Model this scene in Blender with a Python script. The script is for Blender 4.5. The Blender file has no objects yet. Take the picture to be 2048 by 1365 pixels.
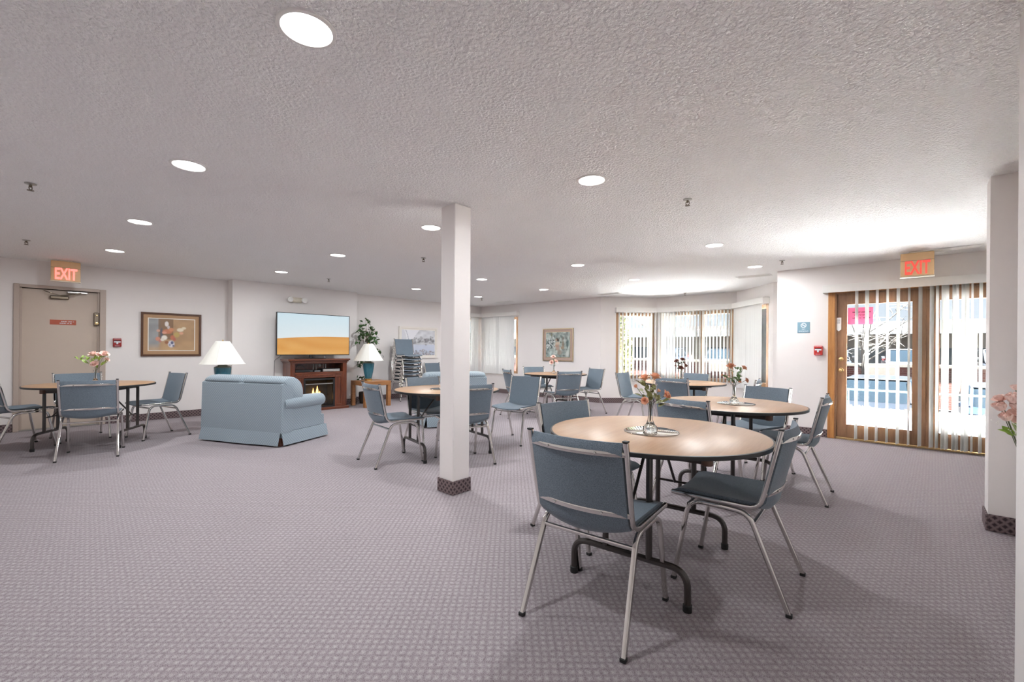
import bpy, bmesh, math, random
import numpy as np
from mathutils import Vector, Matrix
random.seed(7); rng = np.random.RandomState(7)
PI = math.pi
SC = bpy.context.scene
COL = SC.collection

# ------------------------------------------------------------------ camera
TH = 0.7432                      # heading of the camera from the room's X axis
cam_d = bpy.data.cameras.new('camera'); cam = bpy.data.objects.new('camera', cam_d); COL.objects.link(cam)
cam_d.sensor_width = 36.0; cam_d.lens = 880.0 / 2048 * 36.0
cam_d.shift_y = (698.3 - 682.5) / 2048.0
cam_d.clip_start = 0.02; cam_d.clip_end = 400
cam.matrix_world = Matrix.Translation((0, 0, 1.2247)) @ Matrix.Rotation(TH - PI/2, 4, 'Z') @ Matrix.Rotation(PI/2, 4, 'X') @ Matrix.Rotation(0.008, 4, 'Z')
SC.camera = cam

# ------------------------------------------------------------------ world, sun, exposure
w = bpy.data.worlds.new('world'); SC.world = w; w.use_nodes = True
nt = w.node_tree; nt.nodes.clear()
tc = nt.nodes.new('ShaderNodeTexCoord'); sp = nt.nodes.new('ShaderNodeSeparateXYZ'); cr = nt.nodes.new('ShaderNodeValToRGB')
bg = nt.nodes.new('ShaderNodeBackground'); wo = nt.nodes.new('ShaderNodeOutputWorld')
nt.links.new(tc.outputs['Generated'], sp.inputs[0]); nt.links.new(sp.outputs['Z'], cr.inputs[0])
e = cr.color_ramp.elements; e[0].position = 0.0; e[0].color = (0.86, 0.92, 1.0, 1); e[1].position = 0.7; e[1].color = (0.36, 0.58, 0.95, 1)
nt.links.new(cr.outputs[0], bg.inputs[0]); nt.links.new(bg.outputs[0], wo.inputs[0])
bg.inputs[1].default_value = 0.6
sun_d = bpy.data.lights.new('sun', 'SUN'); sun = bpy.data.objects.new('sun', sun_d); COL.objects.link(sun)
sun_d.energy = 180.0; sun_d.angle = 0.009; sun_d.color = (1.0, 0.985, 0.97)
sun.rotation_euler = Vector((0.10, 0.5, -1.1)).to_track_quat('-Z', 'Y').to_euler()
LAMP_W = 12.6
SC.view_settings.view_transform = 'Standard'; SC.view_settings.look = 'None'
SC.view_settings.gamma = 1.0; SC.view_settings.use_curve_mapping = False
SC.view_settings.exposure = 0.84
cy = SC.cycles
cy.max_bounces = 10; cy.diffuse_bounces = 7; cy.glossy_bounces = 4; cy.transmission_bounces = 8; cy.transparent_max_bounces = 24
cy.caustics_reflective = False; cy.caustics_refractive = False; cy.sample_clamp_indirect = 30.0

# ------------------------------------------------------------------ materials
def nodes(name):
    m = bpy.data.materials.new(name); m.use_nodes = True
    n = m.node_tree.nodes; n.clear()
    out = n.new('ShaderNodeOutputMaterial'); p = n.new('ShaderNodeBsdfPrincipled')
    m.node_tree.links.new(p.outputs[0], out.inputs[0])
    return m, n, m.node_tree.links, p, out

def setp(p, **k):
    for a, b in k.items():
        a = a.replace('_', ' ')
        for s in p.inputs:
            if s.name.lower() == a.lower(): s.default_value = b
def rgb(c): return (c[0], c[1], c[2], 1)
def srgb(r, g, b):
    f = lambda x: (x/255/12.92) if x/255 <= 0.04045 else ((x/255+0.055)/1.055)**2.4
    return (f(r), f(g), f(b))
def mth(n, l, op, a, b=None, c=None):
    q = n.new('ShaderNodeMath'); q.operation = op
    for i, x in enumerate((a, b, c)):
        if x is None: continue
        if isinstance(x, (int, float)): q.inputs[i].default_value = x
        else: l.new(x, q.inputs[i])
    return q.outputs[0]
def mixc(n, l, f, a, b):
    q = n.new('ShaderNodeMix'); q.data_type = 'RGBA'
    for s, x in ((q.inputs[0], f), (q.inputs[6], a), (q.inputs[7], b)):
        if isinstance(x, (int, float)): s.default_value = x
        elif isinstance(x, tuple): s.default_value = rgb(x)
        else: l.new(x, s)
    return q.outputs[2]
def bump(n, l, p, h, strength, dist):
    b = n.new('ShaderNodeBump'); b.inputs['Strength'].default_value = strength; b.inputs['Distance'].default_value = dist
    l.new(h, b.inputs['Height']); l.new(b.outputs[0], p.inputs['Normal'])
def coords(n, l, scale=(1, 1, 1), rot=(0, 0, 0)):
    t = n.new('ShaderNodeTexCoord'); mp = n.new('ShaderNodeMapping')
    mp.inputs['Scale'].default_value = scale; mp.inputs['Rotation'].default_value = rot
    l.new(t.outputs['Object'], mp.inputs[0]); return mp.outputs[0]
def noise(n, l, vec, scale, detail=3, rough=0.55):
    q = n.new('ShaderNodeTexNoise'); q.inputs['Scale'].default_value = scale; q.inputs['Detail'].default_value = detail; q.inputs['Roughness'].default_value = rough
    l.new(vec, q.inputs['Vector']); return q.outputs['Fac']

def mat(name, c, rough=0.5, metal=0.0, var=0.08, scale=20.0, bmp=0.0, bd=0.002, stretch=(1, 1, 1), coat=0.0, spec=0.5):
    m, n, l, p, o = nodes(name)
    v = coords(n, l, stretch); f = noise(n, l, v, scale)
    l.new(mixc(n, l, f, tuple(x*(1-var) for x in c), tuple(min(1, x*(1+var)) for x in c)), p.inputs['Base Color'])
    setp(p, Roughness=rough, Metallic=metal, Coat_Weight=coat, Specular_IOR_Level=spec)
    if bmp: bump(n, l, p, f, bmp, bd)
    return m

def wood(name, c1, c2, rough=0.35, axis=0, scale=6.0, coat=0.0, bmp=0.05):
    m, n, l, p, o = nodes(name)
    s = [14, 14, 14]; s[axis] = 0.9
    v = coords(n, l, tuple(s)); f = noise(n, l, v, scale*0.35, 6, 0.65)
    f2 = noise(n, l, v, scale*2, 3, 0.7)
    f = mth(n, l, 'ADD', mth(n, l, 'MULTIPLY', f, 0.7), mth(n, l, 'MULTIPLY', f2, 0.3))
    r = n.new('ShaderNodeMapRange'); r.inputs[1].default_value = 0.36; r.inputs[2].default_value = 0.64; l.new(f, r.inputs[0])
    l.new(mixc(n, l, r.outputs[0], c1, c2), p.inputs['Base Color'])
    setp(p, Roughness=rough, Coat_Weight=coat)
    if bmp: bump(n, l, p, f, bmp, 0.001)
    return m

def emis(name, c, s):
    m, n, l, p, o = nodes(name)
    setp(p, Base_Color=rgb(c), Roughness=0.4, Emission_Color=rgb(c), Emission_Strength=s)
    v = coords(n, l); f = noise(n, l, v, 30)
    l.new(mixc(n, l, f, tuple(x*0.96 for x in c), c), p.inputs['Base Color'])
    return m

M = {}
M['wall'] = mat('wall_paint', srgb(231, 226, 223), 0.75, var=0.015, scale=3, bmp=0.06, bd=0.0006)
m, n, l, p, o = nodes('ceiling_texture')                     # splattered knock-down texture
v = coords(n, l); a = noise(n, l, v, 62, 3, 0.5); b = noise(n, l, v, 1.1, 2)
hh = n.new('ShaderNodeMapRange'); hh.inputs[1].default_value = 0.40; hh.inputs[2].default_value = 0.62; l.new(a, hh.inputs[0])
l.new(mixc(n, l, b, srgb(247, 246, 244), srgb(250, 249, 248)), p.inputs['Base Color']); setp(p, Roughness=0.85)
bump(n, l, p, hh.outputs[0], 1.0, 0.007); M['ceiling'] = m

m, n, l, p, o = nodes('loop_carpet')                         # woven loop carpet, lattice turned against the walls
t = n.new('ShaderNodeTexCoord'); mp = n.new('ShaderNodeMapping'); mp.inputs['Rotation'].default_value = (0, 0, -TH)
l.new(t.outputs['Object'], mp.inputs[0]); sx = n.new('ShaderNodeSeparateXYZ')
wob = n.new('ShaderNodeTexNoise'); wob.inputs['Scale'].default_value = 26; l.new(mp.outputs[0], wob.inputs['Vector'])
ad = n.new('ShaderNodeVectorMath'); ad.operation = 'MULTIPLY_ADD'; l.new(wob.outputs['Color'], ad.inputs[0]); ad.inputs[1].default_value = (0.012, 0.012, 0); l.new(mp.outputs[0], ad.inputs[2])
l.new(ad.outputs[0], sx.inputs[0])
k = 2*PI/0.033
su = mth(n, l, 'SINE', mth(n, l, 'MULTIPLY', sx.outputs[0], k)); sv = mth(n, l, 'SINE', mth(n, l, 'MULTIPLY', sx.outputs[1], k*1.04))
lat = mth(n, l, 'MAXIMUM', su, sv)
lat = mth(n, l, 'MULTIPLY_ADD', lat, 0.5, 0.5)
fine = noise(n, l, mp.outputs[0], 260, 3, 0.7); med = noise(n, l, mp.outputs[0], 55, 2)
hgt = mth(n, l, 'ADD', mth(n, l, 'MULTIPLY', lat, -0.19), mth(n, l, 'ADD', mth(n, l, 'MULTIPLY', fine, 1.0), mth(n, l, 'MULTIPLY', med, 0.3)))
r = n.new('ShaderNodeValToRGB'); r.color_ramp.elements[0].position = 0.18; r.color_ramp.elements[0].color = rgb(srgb(86, 69, 74))
r.color_ramp.elements[1].position = 0.82; r.color_ramp.elements[1].color = rgb(srgb(196, 190, 191))
x = r.color_ramp.elements.new(0.48); x.color = rgb(srgb(152, 142, 146))
l.new(hgt, r.inputs[0]); l.new(r.outputs[0], p.inputs['Base Color']); setp(p, Roughness=0.95, Specular_IOR_Level=0.2)
bump(n, l, p, hgt, 0.7, 0.006); M['carpet'] = m

m, n, l, p, o = nodes('base_carpet')                          # carpet base strip with diamond lattice
v = coords(n, l); s3 = n.new('ShaderNodeSeparateXYZ'); l.new(v, s3.inputs[0])
xy = mth(n, l, 'ADD', s3.outputs[0], s3.outputs[1])
a = mth(n, l, 'SINE', mth(n, l, 'MULTIPLY', mth(n, l, 'ADD', xy, s3.outputs[2]), 130)); b = mth(n, l, 'SINE', mth(n, l, 'MULTIPLY', mth(n, l, 'SUBTRACT', xy, s3.outputs[2]), 130))
f = mth(n, l, 'ADD', mth(n, l, 'MULTIPLY', mth(n, l, 'MAXIMUM', a, b), 0.5), noise(n, l, v, 220))
r = n.new('ShaderNodeMapRange'); r.inputs[1].default_value = 0.3; r.inputs[2].default_value = 1.0; l.new(f, r.inputs[0])
l.new(mixc(n, l, r.outputs[0], srgb(62, 50, 54), srgb(128, 110, 110)), p.inputs['Base Color']); setp(p, Roughness=0.95); bump(n, l, p, f, 0.5, 0.004)
M['base'] = m

def tweed(name, c, d):
    m, n, l, p, o = nodes(name)
    v = coords(n, l); a = noise(n, l, v, 330, 2, 0.8); b = noise(n, l, v, 9, 2)
    r = n.new('ShaderNodeMapRange'); r.inputs[1].default_value = 0.35; r.inputs[2].default_value = 0.65; l.new(a, r.inputs[0])
    cc = mixc(n, l, r.outputs[0], d, c)
    l.new(mixc(n, l, mth(n, l, 'MULTIPLY', b, 0.25), cc, tuple(x*0.8 for x in c)), p.inputs['Base Color'])
    setp(p, Roughness=0.9, Specular_IOR_Level=0.25, Sheen_Weight=0.25, Sheen_Roughness=0.4); bump(n, l, p, a, 0.35, 0.002)
    return m
M['tweed'] = tweed('blue_grey_tweed', srgb(130, 142, 153), srgb(84, 97, 108))
M['chrome'] = mat('chrome', (0.70, 0.68, 0.655), 0.1, 1.0, var=0.04, scale=15)
M['steel'] = mat('brushed_steel', (0.5, 0.49, 0.47), 0.35, 1.0, var=0.08, scale=25)
M['rubber'] = mat('black_rubber', (0.012, 0.012, 0.012), 0.6)
M['brown_metal'] = mat('dark_brown_enamel', (0.036, 0.028, 0.024), 0.3, 0.0, coat=0.5)
M['edge'] = mat('black_edge_band', (0.018, 0.017, 0.017), 0.4)
M['laminate'] = wood('oak_laminate', srgb(158, 122, 90), srgb(174, 138, 105), 0.36, 0, 5.0, coat=0.0, bmp=0)
M['apron'] = mat('apron_hardboard', srgb(58, 46, 42), 0.45)
M['apron_end'] = mat('apron_corner', srgb(104, 72, 58), 0.45)
M['oak'] = wood('oak_trim', srgb(160, 104, 52), srgb(196, 140, 80), 0.4, 2)
M['oak_h'] = wood('oak_trim_level', srgb(160, 104, 52), srgb(196, 140, 80), 0.4, 1)
M['door_wood'] = wood('door_stain', srgb(122, 88, 62), srgb(158, 118, 86), 0.4, 2)
M['window_wood'] = wood('window_oak', srgb(150, 116, 86), srgb(190, 152, 116), 0.45, 2)
M['mantel'] = wood('cherry_mantel', srgb(70, 32, 18), srgb(122, 62, 34), 0.3, 2, coat=0.4)
M['mantel_h'] = wood('cherry_mantel_level', srgb(70, 32, 18), srgb(124, 64, 36), 0.3, 0, coat=0.4)
M['endtable'] = wood('oak_veneer', srgb(140, 92, 52), srgb(172, 120, 74), 0.4, 0)
M['trunk'] = wood('bark', srgb(96, 78, 62), srgb(136, 116, 96), 0.8, 2)
M['birch'] = mat('birch_bark', srgb(74, 70, 66), 0.8, var=0.3, scale=9, stretch=(1, 1, 3))
M['white'] = mat('white_plastic', srgb(232, 230, 226), 0.45, var=0.02)
M['ivory'] = mat('ivory_plastic', srgb(222, 214, 196), 0.45, var=0.03)
M['valance'] = mat('valance_vinyl', srgb(232, 230, 226), 0.5, var=0.02)
M['door_paint'] = mat('taupe_door_paint', srgb(196, 180, 165), 0.5, var=0.04, scale=4, bmp=0.05, bd=0.001)
M['frame_paint'] = mat('taupe_frame_paint', srgb(182, 166, 154), 0.45, var=0.03)
M['black'] = mat('black_plastic', (0.014, 0.014, 0.015), 0.35)
M['grey'] = mat('grey_plastic', (0.18, 0.18, 0.19), 0.4)
M['brass'] = mat('polished_brass', (0.86, 0.63, 0.3), 0.2, 1.0, var=0.05)
M['gold'] = mat('gilt_frame', (0.83, 0.69, 0.47), 0.28, 1.0, var=0.08)
M['bronze'] = mat('bronze', (0.2, 0.16, 0.12), 0.35, 0.9)
M['red'] = mat('alarm_red', srgb(198, 40, 34), 0.4, var=0.04)
M['darkred'] = mat('alarm_dark_red', srgb(150, 26, 24), 0.4, var=0.04)
M['sign_red'] = mat('sign_red', srgb(176, 84, 58), 0.22, var=0.1)
M['sign_blue'] = mat('sign_blue', srgb(126, 160, 176), 0.45, var=0.04)
M['sign_white'] = mat('sign_white', srgb(226, 232, 236), 0.5, var=0.02)
M['pink'] = mat('pink_paper', srgb(238, 112, 152), 0.7, var=0.06)
M['ink'] = mat('marker_ink', srgb(96, 16, 48), 0.6)
M['amber'] = mat('amber_sign_face', srgb(222, 186, 138), 0.4, var=0.05)
M['exit_lit'] = emis('exit_letters_lit', (1.0, 0.17, 0.14), 1.1)
M['exit_red'] = emis('exit_letters', (0.85, 0.09, 0.06), 0.28)
M['shade'] = mat('lamp_shade_linen', srgb(236, 234, 226), 0.8, var=0.03, scale=60)
M['picture_black'] = mat('walnut_frame', srgb(84, 50, 28), 0.4, var=0.25, scale=12)
M['white_frame'] = mat('whitewashed_frame', srgb(230, 224, 216), 0.5, var=0.05)
M['cream_mat'] = mat('cream_mat_board', srgb(236, 230, 220), 0.7, var=0.02)
M['tan_mat'] = mat('tan_mat_board', srgb(176, 140, 104), 0.6, var=0.05)
M['rose_mat'] = mat('rose_mat_board', srgb(184, 158, 144), 0.6, var=0.03)
M['mirror'] = mat('bronze_mirror', (0.44, 0.39, 0.33), 0.04, 1.0, var=0.01)
M['concrete'] = mat('concrete', srgb(222, 222, 222), 0.9, var=0.08, scale=6, bmp=0.2)
M['asphalt'] = mat('asphalt', srgb(28, 28, 30), 0.95, var=0.15, scale=30)
M['rock'] = mat('landscape_rock', srgb(40, 34, 31), 0.9, var=0.4, scale=3)
M['soil'] = mat('rock_bed_soil', srgb(36, 30, 27), 0.95, var=0.2, scale=8)
M['car_dark'] = mat('car_paint_charcoal', srgb(16, 19, 24), 0.3, 0.0, coat=0.15, var=0.02)
M['car_blue'] = mat('car_paint_blue', srgb(18, 30, 46), 0.3, 0.0, coat=0.15, var=0.02)
M['car_silver'] = mat('car_paint_silver', srgb(70, 73, 78), 0.35, 0.0, coat=0.15, var=0.02)
M['car_glass'] = mat('car_glass', (0.004, 0.006, 0.008), 0.1, 0.0, var=0.02, spec=0.3)
M['tyre'] = mat('tyre', (0.015, 0.015, 0.015), 0.8)
M['roof'] = mat('dark_shingle', srgb(34, 36, 38), 0.9, var=0.2, scale=14)
M['stucco'] = mat('pale_stucco', srgb(124, 114, 100), 0.9, var=0.05)
M['dark_glass'] = mat('tinted_glass', (0.045, 0.06, 0.065), 0.15, var=0.2, scale=1.5)
M['cap'] = mat('wall_cap', srgb(88, 82, 76), 0.8, var=0.06)
M['green_rail'] = mat('green_rail', srgb(50, 74, 66), 0.5)
M['petal_peach'] = mat('petal_peach', srgb(240, 190, 160), 0.7, var=0.12, scale=40)
M['petal_rust'] = mat('petal_rust', srgb(204, 146, 118), 0.7, var=0.15, scale=40)
M['petal_dark'] = mat('petal_dried', srgb(120, 74, 64), 0.8, var=0.2, scale=40)
M['petal_pink'] = mat('petal_pale_pink', srgb(244, 216, 206), 0.7, var=0.06, scale=40)
M['petal_white'] = mat('petal_white', srgb(240, 238, 230), 0.7, var=0.05, scale=40)
M['leaf'] = mat('leaf_green', srgb(78, 104, 56), 0.5, var=0.35, scale=18)
M['leaf_olive'] = mat('leaf_olive', srgb(116, 118, 66), 0.55, var=0.3, scale=18)
M['leaf_lime'] = mat('leaf_lime', srgb(150, 178, 80), 0.5, var=0.25, scale=18)
M['leaf_dark'] = mat('leaf_dried', srgb(74, 72, 58), 0.6, var=0.3, scale=18)
M['ficus'] = mat('ficus_leaf', srgb(64, 96, 50), 0.35, var=0.45, scale=7)
M['shrub'] = mat('shrub_leaf', srgb(62, 64, 16), 0.6, var=0.35, scale=3)
M['stem'] = mat('stem_green', srgb(84, 92, 58), 0.6)
M['wicker'] = mat('dark_wicker', srgb(70, 58, 48), 0.7, var=0.4, scale=60)
M['log'] = mat('charred_log', srgb(58, 44, 36), 0.9, var=0.5, scale=18)
M['ash'] = mat('firebox_liner', srgb(40, 39, 40), 0.8, var=0.3, scale=12)
M['lens'] = emis('lamp_lens', (1.0, 0.98, 0.95), 5.0)
M['flame'] = emis('flame', (1.0, 0.5, 0.12), 3.2)

m, n, l, p, o = nodes('teal_glaze')                           # reactive teal glaze running into olive at the top
v = coords(n, l); s3 = n.new('ShaderNodeSeparateXYZ'); l.new(v, s3.inputs[0])
zz = mth(n, l, 'ADD', s3.outputs[2], mth(n, l, 'MULTIPLY', noise(n, l, v, 24), 0.03))
r = n.new('ShaderNodeMapRange'); r.inputs[1].default_value = 0.375; r.inputs[2].default_value = 0.395; l.new(zz, r.inputs[0])
teal = mixc(n, l, noise(n, l, coords(n, l, (30, 30, 3)), 1.5), srgb(30, 88, 104), srgb(66, 136, 154))
l.new(mixc(n, l, r.outputs[0], teal, srgb(98, 112, 92)), p.inputs['Base Color']); setp(p, Roughness=0.18, Coat_Weight=0.6); M['teal'] = m

m, n, l, p, o = nodes('quilted_slate_fabric')                 # diamond quilted upholstery
v = coords(n, l); s3 = n.new('ShaderNodeSeparateXYZ'); l.new(v, s3.inputs[0])
hx = mth(n, l, 'ADD', s3.outputs[0], mth(n, l, 'MULTIPLY', s3.outputs[1], 1.0)); kk = PI/0.036
a = mth(n, l, 'SINE', mth(n, l, 'MULTIPLY', mth(n, l, 'ADD', hx, s3.outputs[2]), kk)); b = mth(n, l, 'SINE', mth(n, l, 'MULTIPLY', mth(n, l, 'SUBTRACT', hx, s3.outputs[2]), kk))
q = mth(n, l, 'MINIMUM', mth(n, l, 'ABSOLUTE', a), mth(n, l, 'ABSOLUTE', b)); q = mth(n, l, 'MINIMUM', mth(n, l, 'MULTIPLY', q, 1.9), 1.0)
f = mth(n, l, 'ADD', mth(n, l, 'MULTIPLY', q, 0.75), mth(n, l, 'MULTIPLY', noise(n, l, v, 240), 0.25))
l.new(mixc(n, l, f, srgb(108, 124, 134), srgb(158, 171, 180)), p.inputs['Base Color']); setp(p, Roughness=0.85, Sheen_Weight=0.2)
bump(n, l, p, f, 0.45, 0.006); M['quilt'] = m

def glassy(name, tint, gloss=0.06):
    m, n, l, p, o = nodes(name); n.remove(p)
    tr = n.new('ShaderNodeBsdfTransparent'); gl = n.new('ShaderNodeBsdfGlossy'); fr = n.new('ShaderNodeFresnel'); mx = n.new('ShaderNodeMixShader')
    tr.inputs[0].default_value = rgb(tint); gl.inputs['Roughness'].default_value = 0.02; fr.inputs[0].default_value = 1.3
    v = coords(n, l); f = noise(n, l, v, 2.0)
    l.new(mth(n, l, 'ADD', fr.outputs[0], mth(n, l, 'MULTIPLY', f, gloss*0.2)), mx.inputs[0])
    l.new(tr.outputs[0], mx.inputs[1]); l.new(gl.outputs[0], mx.inputs[2]); l.new(mx.outputs[0], o.inputs[0]); return m
M['glass'] = glassy('window_glass', (0.94, 0.96, 0.96))
m, n, l, p, o = nodes('cut_glass'); setp(p, Base_Color=(0.96, 0.98, 0.98, 1), Roughness=0.03, Transmission_Weight=1.0, IOR=1.45)
bump(n, l, p, noise(n, l, coords(n, l), 40), 0.1, 0.002); M['crystal'] = m
m, n, l, p, o = nodes('translucent_vane'); n.remove(p)
df = n.new('ShaderNodeBsdfDiffuse'); tl = n.new('ShaderNodeBsdfTranslucent'); mx = n.new('ShaderNodeMixShader'); mx.inputs[0].default_value = 0.09
v = coords(n, l, (1, 1, 40)); c = mixc(n, l, noise(n, l, v, 30), srgb(228, 228, 226), srgb(240, 240, 238)); l.new(c, df.inputs[0]); l.new(c, tl.inputs[0])
l.new(df.outputs[0], mx.inputs[1]); l.new(tl.outputs[0], mx.inputs[2]); l.new(mx.outputs[0], o.inputs[0]); M['vane'] = m

m, n, l, p, o = nodes('red_brick')
bt = n.new('ShaderNodeTexBrick'); t = n.new('ShaderNodeTexCoord'); mp = n.new('ShaderNodeMapping'); mp.inputs['Rotation'].default_value = (PI/2, 0, PI/2)
l.new(t.outputs['Object'], mp.inputs[0]); mp.vector_type = 'TEXTURE'; l.new(mp.outputs[0], bt.inputs['Vector'])
bt.inputs['Color1'].default_value = rgb(srgb(84, 42, 36)); bt.inputs['Color2'].default_value = rgb(srgb(96, 50, 42)); bt.inputs['Mortar'].default_value = rgb(srgb(112, 98, 90))
bt.inputs['Scale'].default_value = 1.0; bt.inputs['Brick Width'].default_value = 0.30; bt.inputs['Row Height'].default_value = 0.10; bt.inputs['Mortar Size'].default_value = 0.012
l.new(bt.outputs[0], p.inputs['Base Color']); setp(p, Roughness=0.9); bump(n, l, p, bt.outputs['Fac'], -0.4, 0.01); M['brick'] = m

def paintmat(name, emit=0.0, coat=0.6):
    m, n, l, p, o = nodes(name); ca = n.new('ShaderNodeVertexColor'); ca.layer_name = 'Col'
    l.new(ca.outputs[0], p.inputs['Base Color']); setp(p, Roughness=0.35, Coat_Weight=coat, Coat_Roughness=0.05)
    if emit: l.new(ca.outputs[0], p.inputs['Emission Color']); setp(p, Emission_Strength=emit, Roughness=0.25, Coat_Weight=0.0, Base_Color=(0.01, 0.01, 0.01, 1)); l.remove(p.inputs['Base Color'].links[0])
    return m
M['paint'] = paintmat('printed_art')
M['screen'] = paintmat('screen_image', 0.5)

# ------------------------------------------------------------------ geometry helpers
class G:
    def __init__(s): s.v = []; s.f = []
    def add(s, V, F, mat4=None):
        o = len(s.v)
        for p in V:
            p = Vector(p); s.v.append(tuple(mat4 @ p) if mat4 is not None else tuple(p))
        s.f += [tuple(o+i for i in f) for f in F]; return s
    def box(s, x0, x1, y0, y1, z0, z1, b=0.0, m4=None):
        if x1 < x0: x0, x1 = x1, x0
        if y1 < y0: y0, y1 = y1, y0
        if z1 < z0: z0, z1 = z1, z0
        lo = (x0, y0, z0); hi = (x1, y1, z1)
        if b <= 0:
            V = [(hi[0] if i & 1 else x0, hi[1] if i & 2 else y0, hi[2] if i & 4 else z0) for i in range(8)]
            return s.add(V, [(0, 2, 3, 1), (4, 5, 7, 6), (0, 1, 5, 4), (2, 6, 7, 3), (0, 4, 6, 2), (1, 3, 7, 5)], m4)
        b = min(b, (x1-x0)*0.49, (y1-y0)*0.49, (z1-z0)*0.49)
        V = []; ix = {}
        for c in range(8):
            sg = (c & 1, (c >> 1) & 1, (c >> 2) & 1)
            for a in range(3):
                q = []
                for k in range(3):
                    e = hi[k] if sg[k] else lo[k]
                    q.append(e if k == a else (e-b if sg[k] else e+b))
                ix[(c, a)] = len(V); V.append(q)
        F = []
        for a in range(3):
            u, w_ = [(1, 2), (2, 0), (0, 1)][a]
            for t in (0, 1):
                cs = [(t << a) | (i << u) | (j << w_) for i, j in ((0, 0), (1, 0), (1, 1), (0, 1))]
                F.append([ix[(c, a)] for c in cs])
            for i in (0, 1):
                for j in (0, 1):
                    c0 = (i << u) | (j << w_); c1 = c0 | (1 << a)
                    F.append([ix[(c0, u)], ix[(c1, u)], ix[(c1, w_)], ix[(c0, w_)]])
        for c in range(8): F.append([ix[(c, 0)], ix[(c, 1)], ix[(c, 2)]])
        return s.add(V, F, m4)
    def tube(s, path, r, n=8, square=False, hint=(0, 0, 1), m4=None, taper=None, ry=None):
        P = [Vector(p) for p in path]; N = len(P); V = []; F = []
        if square: sec = [(1, .8), (.8, 1), (-.8, 1), (-1, .8), (-1, -.8), (-.8, -1), (.8, -1), (1, -.8)]
        else: sec = [(math.cos(2*PI*i/n), math.sin(2*PI*i/n)) for i in range(n)]
        n = len(sec); hint = Vector(hint)
        for i, p in enumerate(P):
            t = (P[min(i+1, N-1)] - P[max(i-1, 0)]).normalized()
            u = hint.cross(t)
            if u.length < 1e-4: u = Vector((1, 0.01, 0)).cross(t)
            u.normalize(); w_ = t.cross(u).normalized()
            q = r if taper is None else r*(1+(taper-1)*i/max(1, N-1))
            qy = q if ry is None else ry
            for a, b in sec: V.append(p + u*a*q + w_*b*qy)
        for i in range(N-1):
            for j in range(n): F.append((i*n+j, i*n+(j+1) % n, (i+1)*n+(j+1) % n, (i+1)*n+j))
        F.append(tuple(range(n))[::-1]); F.append(tuple((N-1)*n+j for j in range(n)))
        return s.add(V, F, m4)
    def lathe(s, prof, n=24, c=(0, 0, 0), m4=None, ripple=0, rn=0):
        V = []; F = []
        for r, z in prof:
            for i in range(n):
                a = 2*PI*i/n; rr = r*(1+ripple*math.cos(rn*a)) if ripple else r
                V.append((c[0]+rr*math.cos(a), c[1]+rr*math.sin(a), c[2]+z))
        for k in range(len(prof)-1):
            for i in range(n): F.append((k*n+i, k*n+(i+1) % n, (k+1)*n+(i+1) % n, (k+1)*n+i))
        if prof[0][0] > 1e-6: F.append(tuple(range(n))[::-1])
        if prof[-1][0] > 1e-6: F.append(tuple((len(prof)-1)*n+i for i in range(n)))
        return s.add(V, F, m4)
    def prism(s, poly, h0, h1, axis='z', m4=None):
        def mk(a, b, h): return {'z': (a, b, h), 'x': (h, a, b), 'y': (a, h, b)}[axis]
        n = len(poly); V = [mk(a, b, h0) for a, b in poly] + [mk(a, b, h1) for a, b in poly]
        F = [tuple(range(n))[::-1], tuple(range(n, 2*n))] + [(i, (i+1) % n, n+(i+1) % n, n+i) for i in range(n)]
        return s.add(V, F, m4)
    def sheet(s, fn, nu, nv, off, m4=None):
        # closed slab: fn(u,v) -> point, off(u,v) -> vector to the other side
        V = []; F = []
        for k in (0, 1):
            for j in range(nv+1):
                for i in range(nu+1):
                    u, v_ = i/nu, j/nv; p = Vector(fn(u, v_))
                    if k: p = p + Vector(off(u, v_))
                    V.append(p)
        W = nu+1; T = W*(nv+1); I = lambda k, i, j: k*T+j*W+i
        for j in range(nv):
            for i in range(nu):
                F.append((I(0, i, j), I(0, i+1, j), I(0, i+1, j+1), I(0, i, j+1))); F.append((I(1, i, j), I(1, i, j+1), I(1, i+1, j+1), I(1, i+1, j)))
        for i in range(nu):
            F.append((I(0, i, 0), I(1, i, 0), I(1, i+1, 0), I(0, i+1, 0))); F.append((I(0, i, nv), I(0, i+1, nv), I(1, i+1, nv), I(1, i, nv)))
        for j in range(nv):
            F.append((I(0, 0, j), I(0, 0, j+1), I(1, 0, j+1), I(1, 0, j))); F.append((I(0, nu, j), I(1, nu, j), I(1, nu, j+1), I(0, nu, j+1)))
        return s.add(V, F, m4)
    def mesh(s, name, mt, smooth=35):
        me = bpy.data.meshes.new(name); me.from_pydata(s.v, [], s.f)
        bm = bmesh.new(); bm.from_mesh(me); bmesh.ops.recalc_face_normals(bm, faces=bm.faces); bm.to_mesh(me); bm.free()
        if smooth: me.shade_smooth(); me.set_sharp_from_angle(angle=math.radians(smooth))
        if mt is not None: me.materials.append(M[mt] if isinstance(mt, str) else mt)
        me.update(); return me
    def part(s, name, mt, parent=None, smooth=35, loc=None, rot=None):
        return put(s.mesh(name, mt, smooth), name, parent, loc, rot)

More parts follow.
